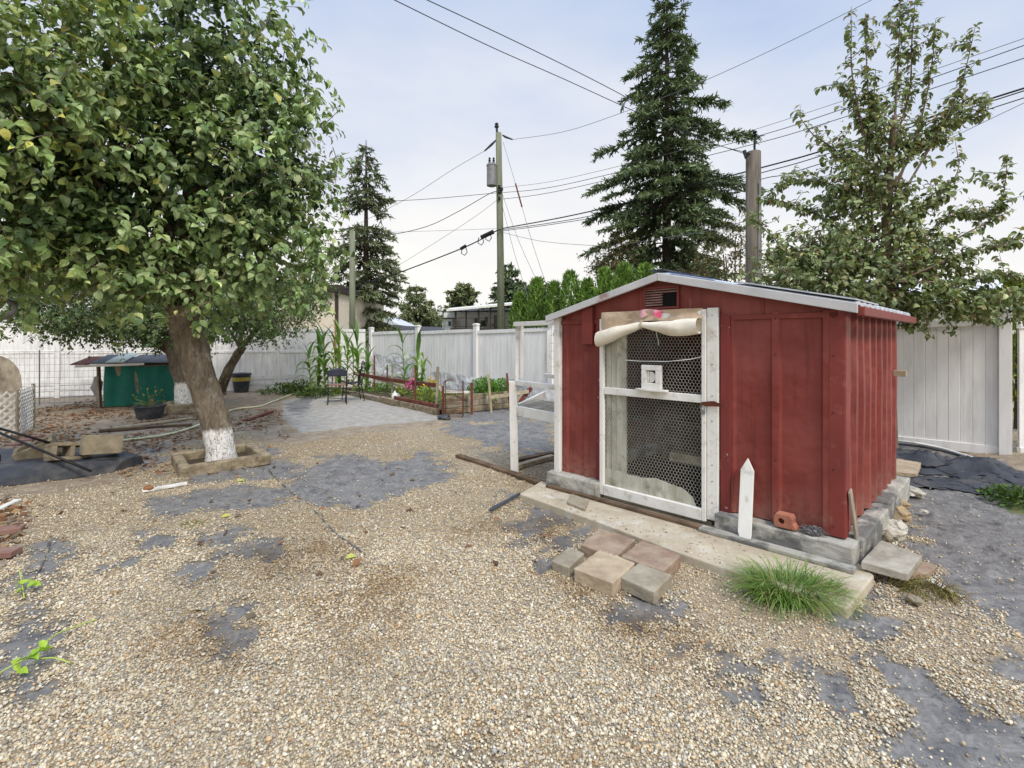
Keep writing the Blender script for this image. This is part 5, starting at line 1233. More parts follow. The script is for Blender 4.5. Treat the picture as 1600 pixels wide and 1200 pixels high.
def crown_volume(lv, br, ells, ntw, lpt, size, pal, twlen=.35, shell=.55, droop=.5, br_r=.005, clump=.34):
    vol=np.array([e[1][0]*e[1][1]*e[1][2] for e in ells])**.8; cnt=(ntw*vol/vol.sum()).astype(int)
    for (c,r,*opt),n in zip(ells,cnt):
        c=np.array(c); r=np.array(r); pl=opt[0] if opt else pal; sz=opt[1] if len(opt)>1 else size
        dirs=nrmz(rng.normal(size=(n,3))); u=shell+(1-shell)*rng.random(n)**.7
        lump=np.array([mnoise.noise(Vector(d*3.1)+Vector(c))+.5*mnoise.noise(Vector(d*6.3)+Vector(c)) for d in dirs]); u=u*(1+clump*lump)
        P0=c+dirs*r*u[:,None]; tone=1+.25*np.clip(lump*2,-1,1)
        tw=nrmz(dirs+rng.normal(0,.55,(n,3))+np.array([0,0,.1])); Ln=twlen*rng.uniform(.5,1.4,n)
        for k in range(n):
            pts=[P0[k]-tw[k]*Ln[k]*.4]; 
            for j in range(1,4): pts.append(pts[0]+tw[k]*Ln[k]*j/3+np.array([0,0,-.5*droop*Ln[k]*(j/3)**2]))
            leafy_line(lv,pts,Ln[k]/lpt,sz,pl,dirs[k],droop=droop,bright=tone[k]*rng.uniform(.8,1.2))
            if br is not None and k%3==0: br.tube(pts,[br_r,br_r*.8,br_r*.6,br_r*.3],4,False)
def bark(name,c1,c2,wash=None):
    t=NT(name); co=t.coord((1,1,.28),False); n=t.noise(co,16,8,.7,.6); v=t.n('ShaderNodeTexVoronoi',feature='DISTANCE_TO_EDGE'); v.inputs['Scale'].default_value=17; t.l(co,v.inputs['Vector'])
    c=t.ramp(n.outputs[0],.3,.7,c2,c1); big=t.noise(co,3,4); c=t.mix(t.ramp(big.outputs[0],.4,.65),c,t.mix(1.0,c,(.72,.7,.62,1),'MULTIPLY'))
    lich=t.noise(t.coord((1,1,.7),False),8,7,.75); c=t.mix(t.math('MULTIPLY',t.ramp(lich.outputs[0],.54,.64),.6),c,L(176,172,154)); pit=t.noise(t.coord((1,1,.8),False),30,4,.7); c=t.mix(t.math('MULTIPLY',t.ramp(pit.outputs[0],.58,.68),.6),c,L(60,52,46)); h=t.math('MULTIPLY_ADD',t.ramp(v.outputs['Distance'],0,.16),.22,n.outputs[0])
    if wash:
        tc=t.n('ShaderNodeTexCoord'); sx=t.n('ShaderNodeSeparateXYZ'); t.l(tc.outputs['Object'],sx.inputs[0])
        nn=t.noise(co,9,6,.7); z=t.math('MULTIPLY_ADD',nn.outputs[0],.12,sx.outputs[2]); w=t.ramp(t.math('MULTIPLY',z,1.0),wash+.03,wash+.09,(1,1,1,1),(0,0,0,1))
        gap=t.ramp(t.noise(t.coord((1,1,.6),False),46,6,.8).outputs[0],.38,.50); w=t.math('MULTIPLY',w,gap)
        c=t.mix(w,c,L(232,230,224))
    return t.done(c,.95,t.bump(h,.9,.03),0,.15)
m_bark=bark('pear_bark',L(152,140,122),L(92,80,68),.42)
m_bark2=bark('plum_bark',L(140,128,112),L(84,74,64),.62)
m_bark3=bark('plain_bark',L(140,126,108),L(84,74,64))
m_twig=mat('twig_bark',L(112,92,76),L(82,66,54),12,.9,.3)
m_redtwig=mat('reddish_twig_bark',L(132,112,98),L(98,82,72),12,.85,.3)
m_firbark=mat('fir_bark',L(90,76,66),L(56,48,42),8,.95,.5,20,(1,1,.3))
def limb(mb,pts,r0,r1,n=9,seed=0):
    P=smooth_path([Vector(p) for p in pts],5); k=len(P)
    P=[p+Vector((mnoise.noise(p*3+Vector((seed,0,0))),mnoise.noise(p*3+Vector((0,seed,5))),0))*r0*.35 for p in P]
    mb.tube(P,[r0+(r1-r0)*(i/(k-1))**.8 for i in range(k)],n)
def trunkmesh(pts,radii,seed=0,n=22,flare=1.0):
    P=smooth_path([Vector(p) for p in pts],8); k=len(P); vs=[];fs=[]
    for i,p in enumerate(P):
        u=i/(k-1); r=np.interp(u,np.linspace(0,1,len(radii)),radii)*(1+.28*flare*math.exp(-u*14))
        for j in range(n):
            a=2*PI*j/n; q=Vector((math.cos(a),math.sin(a),u*4)); rr=r*(1+.20*mnoise.noise(q*1.6+Vector((seed,0,0)))+.10*mnoise.noise(q*4+Vector((0,seed,0))))
            vs.append(p+Vector((math.cos(a)*rr,math.sin(a)*rr,0)))
    for i in range(k-1):
        for j in range(n): fs.append((i*n+j,i*n+(j+1)%n,(i+1)*n+(j+1)%n,(i+1)*n+j))
    fs.append(tuple(range((k-1)*n,k*n))); return MB().add(vs,fs)
def A(x,y,d): return tuple(at(x,y,d))

# ---- front pear tree
b=Vector((-3.67,5.98,0)); pt=thing('pear_tree','large leafy pear tree with white painted trunk foot in the front timber box','tree',b)
trunkmesh([b+Vector((0,0,-.02)),at(338,668,5.98),at(321,615,5.97),at(305,565,5.95),at(293,520,5.93),at(286,478,5.9)],[.165,.155,.165,.17,.175,.19],3).build('trunk',m_bark,pt,smooth=True)
mb=MB()
fork=at(287,490,5.92)
for i,(tgt,r0) in enumerate([((182,390,5.4),.06),((175,300,5.5),.07),((230,200,5.6),.08),((330,180,5.9),.09),((420,260,6.1),.08),((455,380,6.1),.06),((80,330,5.0),.06),((60,180,4.6),.06),((300,60,5.9),.07)]):
    t=at(*tgt); m=fork.lerp(t,.5)+Vector((0,0,.15)); limb(mb,[fork,m,t],r0,.018,8,i)
limbs=mb
def El(x,y,d,r,*o): return (A(x,y,d),r,*o)
lv=Leaves(); tw=MB()
EL=[El(250,290,5.9,(1.65,1.35,1.45)),El(395,230,6.0,(.98,1.05,1.25)),El(120,190,5.1,(1.2,1.1,1.3)),El(60,340,5.0,(1.0,.9,.75)),El(425,385,6.0,(.80,.9,.66)),
    El(320,70,5.9,(1.3,1.3,.95)),El(215,425,5.35,(.95,.75,.42)),El(330,430,5.75,(.8,.7,.42)),El(-10,120,4.2,(.95,.8,.95),PEAR_Y,.092),El(-90,300,4.6,(1.0,.9,1.0)),El(60,60,4.6,(1.0,.9,.8),PEAR_Y,.09),El(100,410,4.7,(.55,.45,.22),PEAR_Y,.085)]
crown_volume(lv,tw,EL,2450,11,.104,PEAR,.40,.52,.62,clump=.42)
# dark inner fill
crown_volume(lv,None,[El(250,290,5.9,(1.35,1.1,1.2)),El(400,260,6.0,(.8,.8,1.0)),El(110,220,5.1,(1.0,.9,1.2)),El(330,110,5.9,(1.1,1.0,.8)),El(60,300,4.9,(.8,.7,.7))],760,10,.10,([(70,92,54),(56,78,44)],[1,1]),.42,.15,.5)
# wispy shoots on the right silhouette
for pl in ([(470,170),(482,130),(486,92)],[(500,200),(520,182),(533,168)],[(515,250),(532,243),(546,238)],[(520,230),(528,255),(524,290)],[(436,120),(443,90),(446,60)],[(505,330),(528,345),(540,330)],[(510,400),(528,410),(540,402)],
           [(400,60),(420,30),(425,0)],[(330,470),(280,492),(248,498)],[(240,450),(200,480),(165,492)],[(160,440),(110,470),(95,478)],[(400,300),(350,310),(345,340)],[(330,250),(345,230),(370,240)],[(260,310),(250,340),(245,365)]):
    dd=5.3 if pl[0][0]<420 else 6.0
    P=[at(x,y,dd-(.3 if dd<6 else 0)) for x,y in pl]; leafy_line(lv,P,.035,.082,PEAR if dd>5.5 else PEAR_Y,(0,-1,.3)); tw.tube(P,[.006,.005,.002],5,False)
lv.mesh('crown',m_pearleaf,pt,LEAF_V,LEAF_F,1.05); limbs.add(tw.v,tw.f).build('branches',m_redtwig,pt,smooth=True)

# ---- second (plum) tree behind
b=Vector((-7.03,10.22,0)); p2=thing('plum_tree','dark small-leaved tree with white trunk foot in the second timber box','tree',b)
trunkmesh([b,at(286,600,10.2),at(279,572,10.2),at(272,545,10.15),at(268,520,10.1)],[.17,.16,.155,.15,.15],8).build('trunk',m_bark2,p2,smooth=True)
mb=MB(); fk=at(276,560,10.2)
for i,(tgt,r0) in enumerate([((235,525,9.9),.10),((170,500,9.8),.05),((330,480,10.3),.08),((270,470,10.2),.09),((120,490,9.8),.04),((390,460,10.5),.05)]):
    t=at(*tgt); limb(mb,[fk,fk.lerp(t,.5)+Vector((0,0,.12)),t],r0,.02,7,i+20)
limbs=mb
lv=Leaves(); tw=MB()
crown_volume(lv,tw,[El(175,492,10.0,(1.75,1.3,.50)),El(290,492,10.0,(1.5,1.3,.60)),El(395,480,10.4,(1.35,1.2,.75)),El(80,490,9.8,(1.0,1.0,.32)),El(240,440,10.3,(2.2,1.4,.9)),El(60,430,9.8,(1.3,1.0,.8)),El(150,512,9.9,(1.0,.9,.28)),El(245,512,9.8,(.9,.8,.36))],2900,11,.08,PLUM,.42,.35,.5,.006)
lv.mesh('crown',m_smallleaf,p2,SM_V,SM_F,1.0); limbs.add(tw.v,tw.f).build('branches',m_bark3,p2,smooth=True)
# ---- third tree
b=Vector(tuple(gp(341,617))); p3=thing('plum_tree','smaller dark tree with bare leaning trunk near the back fence','tree',b)
trunkmesh([b,at(352,590,12.9),at(364,565,12.9),at(378,543,12.8)],[.15,.13,.125,.11],5).build('trunk',m_bark3,p3,smooth=True)
mb=MB(); fk=at(376,546,12.8)
for i,(tgt,r0) in enumerate([((420,500,12.6),.07),((460,470,12.6),.05),((380,490,12.9),.07),((345,500,12.9),.05)]):
    t=at(*tgt); limb(mb,[fk,fk.lerp(t,.5)+Vector((0,0,.1)),t],r0,.02,7,i+40)
limbs=mb
lv=Leaves(); tw=MB()
crown_volume(lv,tw,[El(425,468,12.6,(1.55,1.2,.85)),El(480,430,13,(.75,.8,1.1)),El(385,490,12.7,(1.0,.9,.6)),El(410,515,12.6,(.5,.5,.35))],1000,11,.08,PLUM,.42,.35,.5,.006)
crown_volume(lv,tw,[El(480,270,13,(.75,.6,1.3)),El(495,350,13,(.6,.6,.9))],120,8,.075,([(120,104,80),(96,92,60),(140,128,90)],[1,1,1]),.4,.3,.4,.005)
lv.mesh('crown',m_smallleaf,p3,SM_V,SM_F,1.0); limbs.add(tw.v,tw.f).build('branches',m_bark3,p3,smooth=True)

# ---- right pear tree
b=Vector(tuple(at(1388,530,6.2))); b.z=0; p4=thing('pear_tree','tall pear tree with upright whippy shoots behind the red shed','tree',b)
trunkmesh([b,at(1386,500,6.2),at(1384,420,6.2),at(1386,340,6.2),at(1391,260,6.2),at(1398,180,6.2)],[.085,.08,.066,.05,.04,.03],4).build('trunk',m_redtwig,p4,smooth=True)
lv=Leaves(); tw=MB()
SH=[([(1398,190),(1402,120),(1405,60),(1407,-20)],.9,6.2),([(1366,380),(1352,230),(1332,120),(1330,60),(1330,10)],.45,6.2),([(1372,330),(1360,200),(1354,100),(1352,20)],.8,6.2),([(1398,300),(1438,190),(1456,100),(1462,30)],.7,6.2),
    ([(1400,320),(1470,200),(1505,120),(1524,40)],.55,6.1),([(1395,290),(1450,210),(1500,190),(1545,178)],1,6.2),([(1420,250),(1480,180),(1520,150)],.9,6.2),([(1395,420),(1480,340),(1540,335),(1565,320)],1,6.0),([(1395,400),(1440,320),(1490,280),(1500,245)],.5,6.1),
    ([(1400,430),(1500,370),(1560,330),(1575,240)],.7,5.9),([(1400,440),(1500,400),(1560,385),(1600,375)],.9,5.8),([(1384,380),(1330,310),(1270,280),(1212,290)],1,6.3),([(1380,330),(1310,240),(1270,210),(1243,172)],.6,6.3),
    ([(1388,280),(1350,200),(1322,140),(1300,130)],.8,6.3),([(1384,420),(1300,350),(1240,320),(1185,308)],1,6.4),([(1384,440),(1290,400),(1230,390),(1170,330)],.7,6.4),([(1400,440),(1500,440),(1570,430),(1640,440)],1,5.8),
    ([(1400,450),(1470,480),(1520,490),(1560,505)],.8,6.0),([(1395,450),(1420,490),(1425,515)],.9,6.0),([(1390,240),(1420,150),(1425,60),(1430,0)],.8,6.3),([(1378,300),(1345,260),(1316,232)],.9,6.2),([(1388,350),(1440,330),(1470,310)],.9,6.1),([(1380,260),(1366,180),(1368,110)],.8,6.2),([(1384,300),(1330,300),(1290,330)],.8,6.2),([(1390,220),(1440,230),(1480,215)],.8,6.2)]
for pl,dn,d in SH:
    P=smooth_path([at(x,y,d) for x,y in pl],5); k=len(P); tw.tube(P,[.013*(1-i/k)+.002 for i in range(k)],6,False)
    leafy_line(lv,P[k//5:],.0105/dn**.6,.082,PEAR_R,(0,-.6,0),droop=.75)
    for j in range(int(15*dn)):
        i=rng.integers(k//4,k-1); dv=rng.normal(size=3); dv[2]=abs(dv[2])*.8; dv=nrmz(dv); q=np.array(P[i]); e=q+dv*rng.uniform(.10,.36)
        Q=[q,(q+e)/2,e]; tw.tube(Q,[.006,.004,.002],4,False); leafy_line(lv,Q,.02/dn**.5,.078,PEAR_R,(0,-.6,0),droop=.7)
crown_volume(lv,tw,[El(1330,440,6.1,(1.25,.7,.42)),El(1470,460,6.0,(.75,.5,.26)),El(1250,400,6.3,(.55,.45,.36)),El(1330,380,6.2,(.75,.5,.45)),El(1440,400,6.1,(.6,.45,.4)),El(1560,470,5.7,(.5,.4,.16))],820,10,.078,PEAR_R,.33,.30,.55)
crown_volume(lv,tw,[El(1375,240,6.2,(.36,.35,1.0)),El(1320,290,6.2,(.35,.3,.5)),El(1410,330,6.2,(.4,.35,.5))],260,9,.078,PEAR_R,.3,.2,.6)
lv.mesh('crown',m_pearleaf,p4,LEAF_V,LEAF_F,1.0); tw.build('branches',m_redtwig,p4,smooth=True)

# ---- conifers
def conifer(name,label,x,d,ztop,wbase,zlow,nwh,seed,pal,dens=1.0,droop=.35,needle=.16,nw=.35,shape=1.0,trunk_r=.2,gap=.0,up=.12,group=None):
    r_=np.random.default_rng(seed); bx=px_x(x,d); t=thing(name,label,'tree',(bx,d,0),group)
    mb=MB(); mb.tube([(bx,d,0),(bx,d,ztop*.5),(bx,d,ztop)],[trunk_r,trunk_r*.6,.02],8)
    lv=Leaves(); br=MB()
    for w in range(nwh):
        u=(w+r_.uniform(-.3,.3))/nwh; z=zlow+(ztop-zlow)*u
        if r_.random()<gap: continue
        R_=wbase*(1-max(0,u)**1.15)**shape*r_.uniform(.62,1.2)+.12; nb=int(r_.integers(4,7))
        a0=r_.uniform(0,6.28)
        for k in range(nb):
            a=a0+k*2*PI/nb+r_.uniform(-.3,.3); Rk=R_*r_.uniform(.62,1.12); dirx=np.array([math.cos(a),math.sin(a),0])
            pts=[]; nseg=6
            for j in range(nseg+1):
                s=j/nseg; pts.append(np.array([bx,d,z])+dirx*Rk*s+np.array([0,0,Rk*(up*s-droop*s*s+.28*droop*s**4)]))
            br.tube(pts,[max(.012,.02*Rk)*(1-.85*j/nseg) for j in range(nseg+1)],4,False)
            nsub=max(3,int(Rk*7*dens))
            for q in range(nsub):
                s=r_.uniform(.12,1.0); f=s*nseg; i=min(nseg-1,int(f)); p=pts[i]+(pts[i+1]-pts[i])*(f-i)
                side=np.array([-dirx[1],dirx[0],0])*(1 if q%2 else -1); bd=nrmz(dirx*.75+side*r_.uniform(.3,.9)+np.array([0,0,-.18-.3*r_.random()])); bl=Rk*.34*(1.15-s*.75)*r_.uniform(.6,1.2)+.12
                n=max(4,int(bl/needle*7*dens)); v=r_.random(n); P=p+bd*(bl*v)[:,None]+r_.normal(0,.02,(n,3))
                T=nrmz(bd*.8+r_.normal(0,.55,(n,3))+np.array([0,0,-.15])); N=nrmz(r_.normal(0,.6,(n,3))+np.array([0,0,.8]))
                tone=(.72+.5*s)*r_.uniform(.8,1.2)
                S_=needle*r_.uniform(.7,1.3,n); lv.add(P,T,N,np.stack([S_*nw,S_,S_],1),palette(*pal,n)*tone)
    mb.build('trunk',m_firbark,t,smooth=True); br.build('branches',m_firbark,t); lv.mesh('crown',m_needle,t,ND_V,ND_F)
    return t
SPR=([(112,128,92),(94,110,78),(132,146,104),(80,96,70)],[3,3,2,2]); FIR=([(118,130,98),(98,110,82),(136,144,108),(124,118,90)],[3,3,2,1])
HAZE=([(126,136,96),(112,122,86),(140,146,106)],[1,1,1])
conifer('spruce_tree','tall dark spruce with drooping layered branches behind the shed',1042,17.5,15.0,3.5,2.3,31,21,SPR,1.3,.50,.17,.31,.74,.23,.02)
conifer('fir_tree','tall narrow dark fir with bare trunk gaps left of the utility pole',572,27,12.9,3.1,1.8,25,5,FIR,1.0,.5,.24,.34,.75,.26,.08)
FARG='distant conifers on the skyline'
conifer('pine_tree','airy rounded conifer left of the balcony house',650,50,7.4,2.3,1.8,16,8,HAZE,.9,.15,.34,.5,.45,.2,0,.3,FARG)
conifer('pine_tree','small pointed conifer just right of the airy rounded one',672,52,6.0,1.5,1.6,13,9,HAZE,.9,.2,.34,.5,.6,.2,0,.25,FARG)
conifer('pine_tree','broad even conifer behind the balcony house roof',724,56,8.4,3.2,2.0,19,14,HAZE,1.2,.1,.36,.55,.6,.2,0,.3,FARG)
conifer('pine_tree','dark conifer directly behind the utility pole',795,50,9.6,3.0,2.0,18,31,SPR,1.2,.25,.36,.5,.55,.2,0,.2,FARG)
conifer('pine_tree','conifer right of the pole, above the cedar hedge',842,44,7.3,2.6,2.0,15,33,SPR,1.1,.25,.34,.5,.6,.2,0,.2,FARG)
conifer('pine_tree','dark bushy conifer low between the fir trunk and the cream house',535,36,5.6,2.3,1.0,11,37,FIR,1.0,.2,.3,.5,.5,.15,0,.2,FARG)
# ---- cedar hedge
CED=([(112,144,66),(128,160,74),(94,124,58),(146,172,90)],[3,3,2,1]); CEDY=([(140,150,62),(120,136,56),(164,160,70),(96,112,48)],[2,2,1,1])
def cedar(label,x,d,ytop,w,seed,pal=CED,group='cedar shrubs behind the right fence',n=3000,top=1.0):
    r_=np.random.default_rng(seed); bx=px_x(x,d); h=px_z(ytop,d); t=thing('cedar_shrub',label,'shrub',(bx,d,0),group)
    mb=MB(); mb.tube([(bx,d,0),(bx,d,h*.7)],[.07,.03],6); mb.build('stem',m_firbark,t)
    lv=Leaves(); u=r_.random(n)**.8; a=r_.uniform(0,2*PI,n); lob=np.array([mnoise.noise(Vector((math.cos(x_)*1.5,math.sin(x_)*1.5,z_*h*1.6+seed))) for x_,z_ in zip(a,u)])
    rad=w*np.minimum(1,(1.03-u)**.6*1.15)*(1+.55*lob)*r_.uniform(.66,1.08,n); z=.3+(h-.3)*u
    P=np.stack([bx+np.cos(a)*rad,d+np.sin(a)*rad,z],1); T=nrmz(np.stack([np.cos(a)*.35,np.sin(a)*.35,np.ones(n)],1)+r_.normal(0,.45,(n,3))); N=nrmz(np.stack([np.cos(a),np.sin(a),np.full(n,.3)],1)+r_.normal(0,.5,(n,3)))
    S_=r_.uniform(.09,.22,n); lv.add(P,T,N,np.stack([S_*.42,S_,S_],1),palette(*pal,n)*(1+.5*lob[:,None])*r_.uniform(.8,1.2,(n,1))); lv.mesh('foliage',m_needle,t,SM_V,SM_F)
for k,(x,d,yt,w,pal,lab) in enumerate([(812,15.5,462,.50,CED,'bright cedar shrub at the left end of the hedge, nearest the utility pole'),(838,15.2,438,.55,CED,'second bright cedar shrub right of the utility pole'),(866,14.8,444,.5,CED,'bright cedar shrub crossed by the lowest end of the guy wires'),
        (892,14.4,428,.55,CED,'tallest bright cedar shrub left of the spruce'),(918,14.0,440,.5,CED,'bright cedar shrub just above the left slope of the shed roof'),(945,13.6,424,.55,CED,'bright cedar shrub in front of the spruce foot, left side'),(975,13.2,415,.55,CED,'bright cedar shrub in front of the spruce foot, middle'),
        (1008,12.8,418,.5,CED,'bright cedar shrub behind the shed roof peak')]): cedar(lab,x,d,yt,w,60+k,pal)
cedar('slim dark cedar beside the balcony house wall',687,40,478,.62,90,SPR,None,700)
cedar('yellow-green shrub rising above the right fence at the photo edge',1592,8.2,440,.55,95,CEDY,None,1800)
cedar('yellow-green shrub above the fence just left of the photo edge one',1548,9.0,462,.45,96,CEDY,None,1200)
# brown thin bush behind the grey pole, and leafy bush at the spruce foot
def bush(name,label,ells,ntw,pal,size,base,m=m_smallleaf,cat='bush',tl=.4):
    t=thing(name,label,cat,(base[0],base[1],0)); lv=Leaves(); tw=MB()
    crown_volume(lv,tw,ells,ntw,9,size,pal,tl,.25,.3,.006)
    for k in range(6):
        e=ells[k%len(ells)]; c=Vector(e[0])+Vector((rng.normal()*.2,rng.normal()*.2,0)); limb(tw,[Vector((base[0],base[1],0)),Vector((base[0],base[1],0)).lerp(c,.5)+Vector((.1,0,.1)),c],.035,.012,5,k)
    lv.mesh('foliage',m,t,SM_V,SM_F); tw.build('stems',m_twig,t)
BR=([(98,96,58),(76,84,48),(128,112,66),(110,90,60)],[3,3,2,1])
bush('thin_bush','loose brownish green bush between the spruce and the grey cut-off pole',[El(1130,400,11.5,(.7,.6,.8)),El(1160,370,11.5,(.45,.4,.7)),El(1105,430,11.5,(.6,.5,.5))],260,BR,.075,at(1130,530,11.5))
bush('leafy_bush','dark leafy bush at the left foot of the spruce',[El(945,415,16,(.8,.7,.5)),El(965,400,16,(.8,.7,.8))],220,BR,.1,at(950,530,16))
bush('leafy_bush','dark green bush low behind the shed roof right half',[El(1200,430,10,(.9,.6,.5)),El(1270,450,10,(.8,.6,.4))],240,PLUM,.08,at(1230,530,10))

# ---- corn
CORN_P=([(112,150,72),(94,132,62),(134,166,86),(156,176,104)],[3,3,2,1])
def corn(label,x,y,h,seed,lean=0):
    r_=np.random.default_rng(seed); p=gp(x,y+12 if x<600 else y+14); h=h*1.12; t=thing('corn_plant',label,'corn',p,'corn plants by the fence corner')
    mb=MB(); top=Vector((p.x+lean,p.y,h*.82)); mb.tube([p,p.lerp(top,.5),top],[.018,.014,.006],6); mb.build('stalk',mat('corn_stalk_%d'%seed,L(120,140,78),L(96,116,60),8,.7,.1) if seed==70 else bpy.data.materials['corn_stalk_70'],t)
    V=[];Fc=[];cols=[]
    nl=int(r_.integers(11,14))
    for k in range(nl):
        u=.12+.84*k/(nl-1); o=np.array(p.lerp(top,u)); a=(k%2)*PI+r_.uniform(-.6,.6)+seed; dr=np.array([math.cos(a),math.sin(a),0]); ln=h*r_.uniform(.38,.58)*(1-.35*abs(u-.5)); e=r_.uniform(.9,1.35) if u<.8 else 1.45; w=.060*r_.uniform(.8,1.2)
        sd=np.array([-dr[1],dr[0],0]); prev=None; q=o.copy(); ang=e
        c=palette(*CORN_P,1)[0]*r_.uniform(.85,1.15)
        for j in range(8):
            s=j/7; ww=w*(.6+1.2*s if s<.3 else (1-s)*1.35+.02); b0=len(V)
            V+= [q-sd*ww+np.array([0,0,.3*ww]),q,q+sd*ww+np.array([0,0,.3*ww])]; cols+=[c]*3
            if prev is not None:
                Fc+= [(prev,prev+1,b0+1,b0),(prev+1,prev+2,b0+2,b0+1)]
            prev=b0; q=q+(dr*math.cos(ang)+np.array([0,0,math.sin(ang)]))*ln/7; ang-=r_.uniform(.18,.42)*(1.2 if u<.8 else .5)
    me=bpy.data.meshes.new('leaves'); bp=np.array(p); me.from_pydata([tuple(v-bp) for v in V],[],Fc); cc=np.array(cols); cattr(me,'col',cc[:,0],cc[:,1],cc[:,2]); link_mesh('leaves',me,m_herb,t)
for k,(x,y,h,l,lab) in enumerate([(487,606,1.25,-.1,'corn plant at the left end of the corn row'),(497,603,1.6,.05,'second corn plant from the left'),(508,606,1.75,-.05,'tall corn plant left of the tall stake'),(518,602,1.6,.1,'corn plant directly behind the tall stake'),
      (531,604,1.75,-.02,'corn plant just right of the tall stake'),(541,601,1.6,.06,'corn plant behind the two chairs'),(552,604,1.35,.0,'corn plant above the wire-backed chair'),(561,601,1.7,-.06,'corn plant at the right end of the row with a tall upright tip'),(571,603,1.15,.1,'low corn plant beside the first red stake'),
      (634,606,1.65,-.1,'lone corn plant inside the bed before the hung sheet, left one'),(648,609,1.45,.1,'lone corn plant inside the bed before the hung sheet, right one'),(657,611,.9,.08,'short corn plant above the pink flowers')]): corn(lab,x,y,h,70+k,l)

# ---- herbs, flowers, low plants
def herb(name,label,cat,c,r,h,n,size,pal,seed,group=None,m=m_herb,V=SM_V,Fc=SM_F,stems=True):
    r_=np.random.default_rng(seed); c=np.array(c); t=thing(name,label,cat,tuple(c),group); lv=Leaves()
    d=nrmz(r_.normal(size=(n,3))); d[:,2]=np.abs(d[:,2]); u=r_.random(n)**.4; P=c+d*u[:,None]*np.array([r,r,h]); T=nrmz(d+r_.normal(0,.5,(n,3))); N=nrmz(np.array([0,0,1])+r_.normal(0,.5,(n,3)))
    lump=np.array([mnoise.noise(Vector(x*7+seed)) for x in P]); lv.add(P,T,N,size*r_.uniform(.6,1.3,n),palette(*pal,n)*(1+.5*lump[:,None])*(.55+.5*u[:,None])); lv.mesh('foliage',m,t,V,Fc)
    if stems:
        mb=MB()
        for k in range(12): e=c+d[k]*np.array([r,r,h])*.9; mb.tube([c,(c+e)/2+np.array([0,0,h*.1]),e],.004,4,False)
        mb.build('stems',bpy.data.materials['corn_stalk_70'],t)
    return t
HB=([(98,142,48),(82,126,42),(122,162,62)],[3,2,2]); HY=([(150,170,66),(124,152,58),(170,180,84)],[1,1,1])
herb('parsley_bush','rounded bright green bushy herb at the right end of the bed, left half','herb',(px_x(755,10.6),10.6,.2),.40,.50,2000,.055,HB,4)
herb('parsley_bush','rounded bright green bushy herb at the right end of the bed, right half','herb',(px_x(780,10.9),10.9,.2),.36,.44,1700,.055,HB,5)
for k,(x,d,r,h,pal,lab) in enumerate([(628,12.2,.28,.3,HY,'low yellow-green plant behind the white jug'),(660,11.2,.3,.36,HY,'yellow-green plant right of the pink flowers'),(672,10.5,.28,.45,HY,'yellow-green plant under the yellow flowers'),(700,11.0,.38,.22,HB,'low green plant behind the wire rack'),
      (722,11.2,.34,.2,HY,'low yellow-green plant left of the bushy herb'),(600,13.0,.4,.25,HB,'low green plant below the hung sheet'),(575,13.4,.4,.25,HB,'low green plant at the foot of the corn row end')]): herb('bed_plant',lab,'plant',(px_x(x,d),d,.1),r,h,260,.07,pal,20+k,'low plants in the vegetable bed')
herb('pink_flower','bunch of pink flowers hanging at the red rail','flower',(px_x(643,10.9),10.9,.42),.13,.2,110,.07,([(206,96,142),(186,74,120),(224,136,170)],[2,1,1]),31,None,m_petal,stems=False)
herb('yellow_flower','bunch of yellow flowers left of the bed corner stake','flower',(px_x(675,10.3),10.3,.5),.16,.18,110,.07,([(230,200,80),(214,176,60)],[1,1]),32,None,m_petal,stems=False)
for k,(x,y,r,h,lab) in enumerate([(450,606,.75,.3,'green weed clump left of the corn row, left part'),(472,606,.6,.36,'green weed clump at the foot of the corn row'),(500,610,.6,.25,'low weed patch behind the folding chair')]): 
    p=gp(x,y+9); herb('weed_clump',lab,'weeds',tuple(p),r,h,520,.085,([(86,112,50),(70,94,44),(112,132,66)],[2,2,1]),40+k)
herb('weed_clump','leafy weeds on the bank at the right photo edge','weeds',tuple(gp(1596,786)),.30,.13,600,.05,([(86,116,50),(70,98,44),(110,134,60)],[2,2,1]),47)
p=Vector((px_x(234,9.45),9.45,.2)); herb('potted_plant','sparse reddish twiggy plant in the wide black pot','plant',tuple(p),.32,.42,46,.07,([(150,120,60),(100,120,60),(160,150,70)],[1,1,1]),50)

# ---- grass tuft by the apron
def tuft(name,label,c,n,ln,w,spread,pal,seed,base_r):
    r_=np.random.default_rng(seed); V=[];Fc=[];cols=[]
    c=np.array(c)
    for k in range(n):
        a=r_.uniform(0,2*PI); rr=base_r*math.sqrt(r_.random()); q=c+np.array([math.cos(a)*rr*1.5,math.sin(a)*rr,0]); a2=a+r_.normal(0,.5); dr=np.array([math.cos(a2),math.sin(a2),0]); L0=ln*r_.uniform(.5,1.15); ang=PI/2-r_.uniform(.05,.75)*spread
        sd=np.array([-dr[1],dr[0],0]); col=palette(*pal,1)[0]*r_.uniform(.75,1.2); prev=None
        for j in range(7):
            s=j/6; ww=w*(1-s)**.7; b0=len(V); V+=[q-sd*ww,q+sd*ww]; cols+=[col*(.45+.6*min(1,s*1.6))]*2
            if prev is not None: Fc.append((prev,prev+1,b0+1,b0))
            prev=b0; q=q+(dr*math.cos(ang)+np.array([0,0,math.sin(ang)]))*L0/6; ang-=r_.uniform(.18,.42)*spread
            q[2]=max(q[2],.004)
    me=bpy.data.meshes.new(name); me.from_pydata([tuple(v-c) for v in V],[],Fc); cc=np.array(cols); cattr(me,'col',cc[:,0],cc[:,1],cc[:,2]); o=link_mesh(name,me,m_herb,None,Vector(c)); return tag(o,label,'grass tuft')
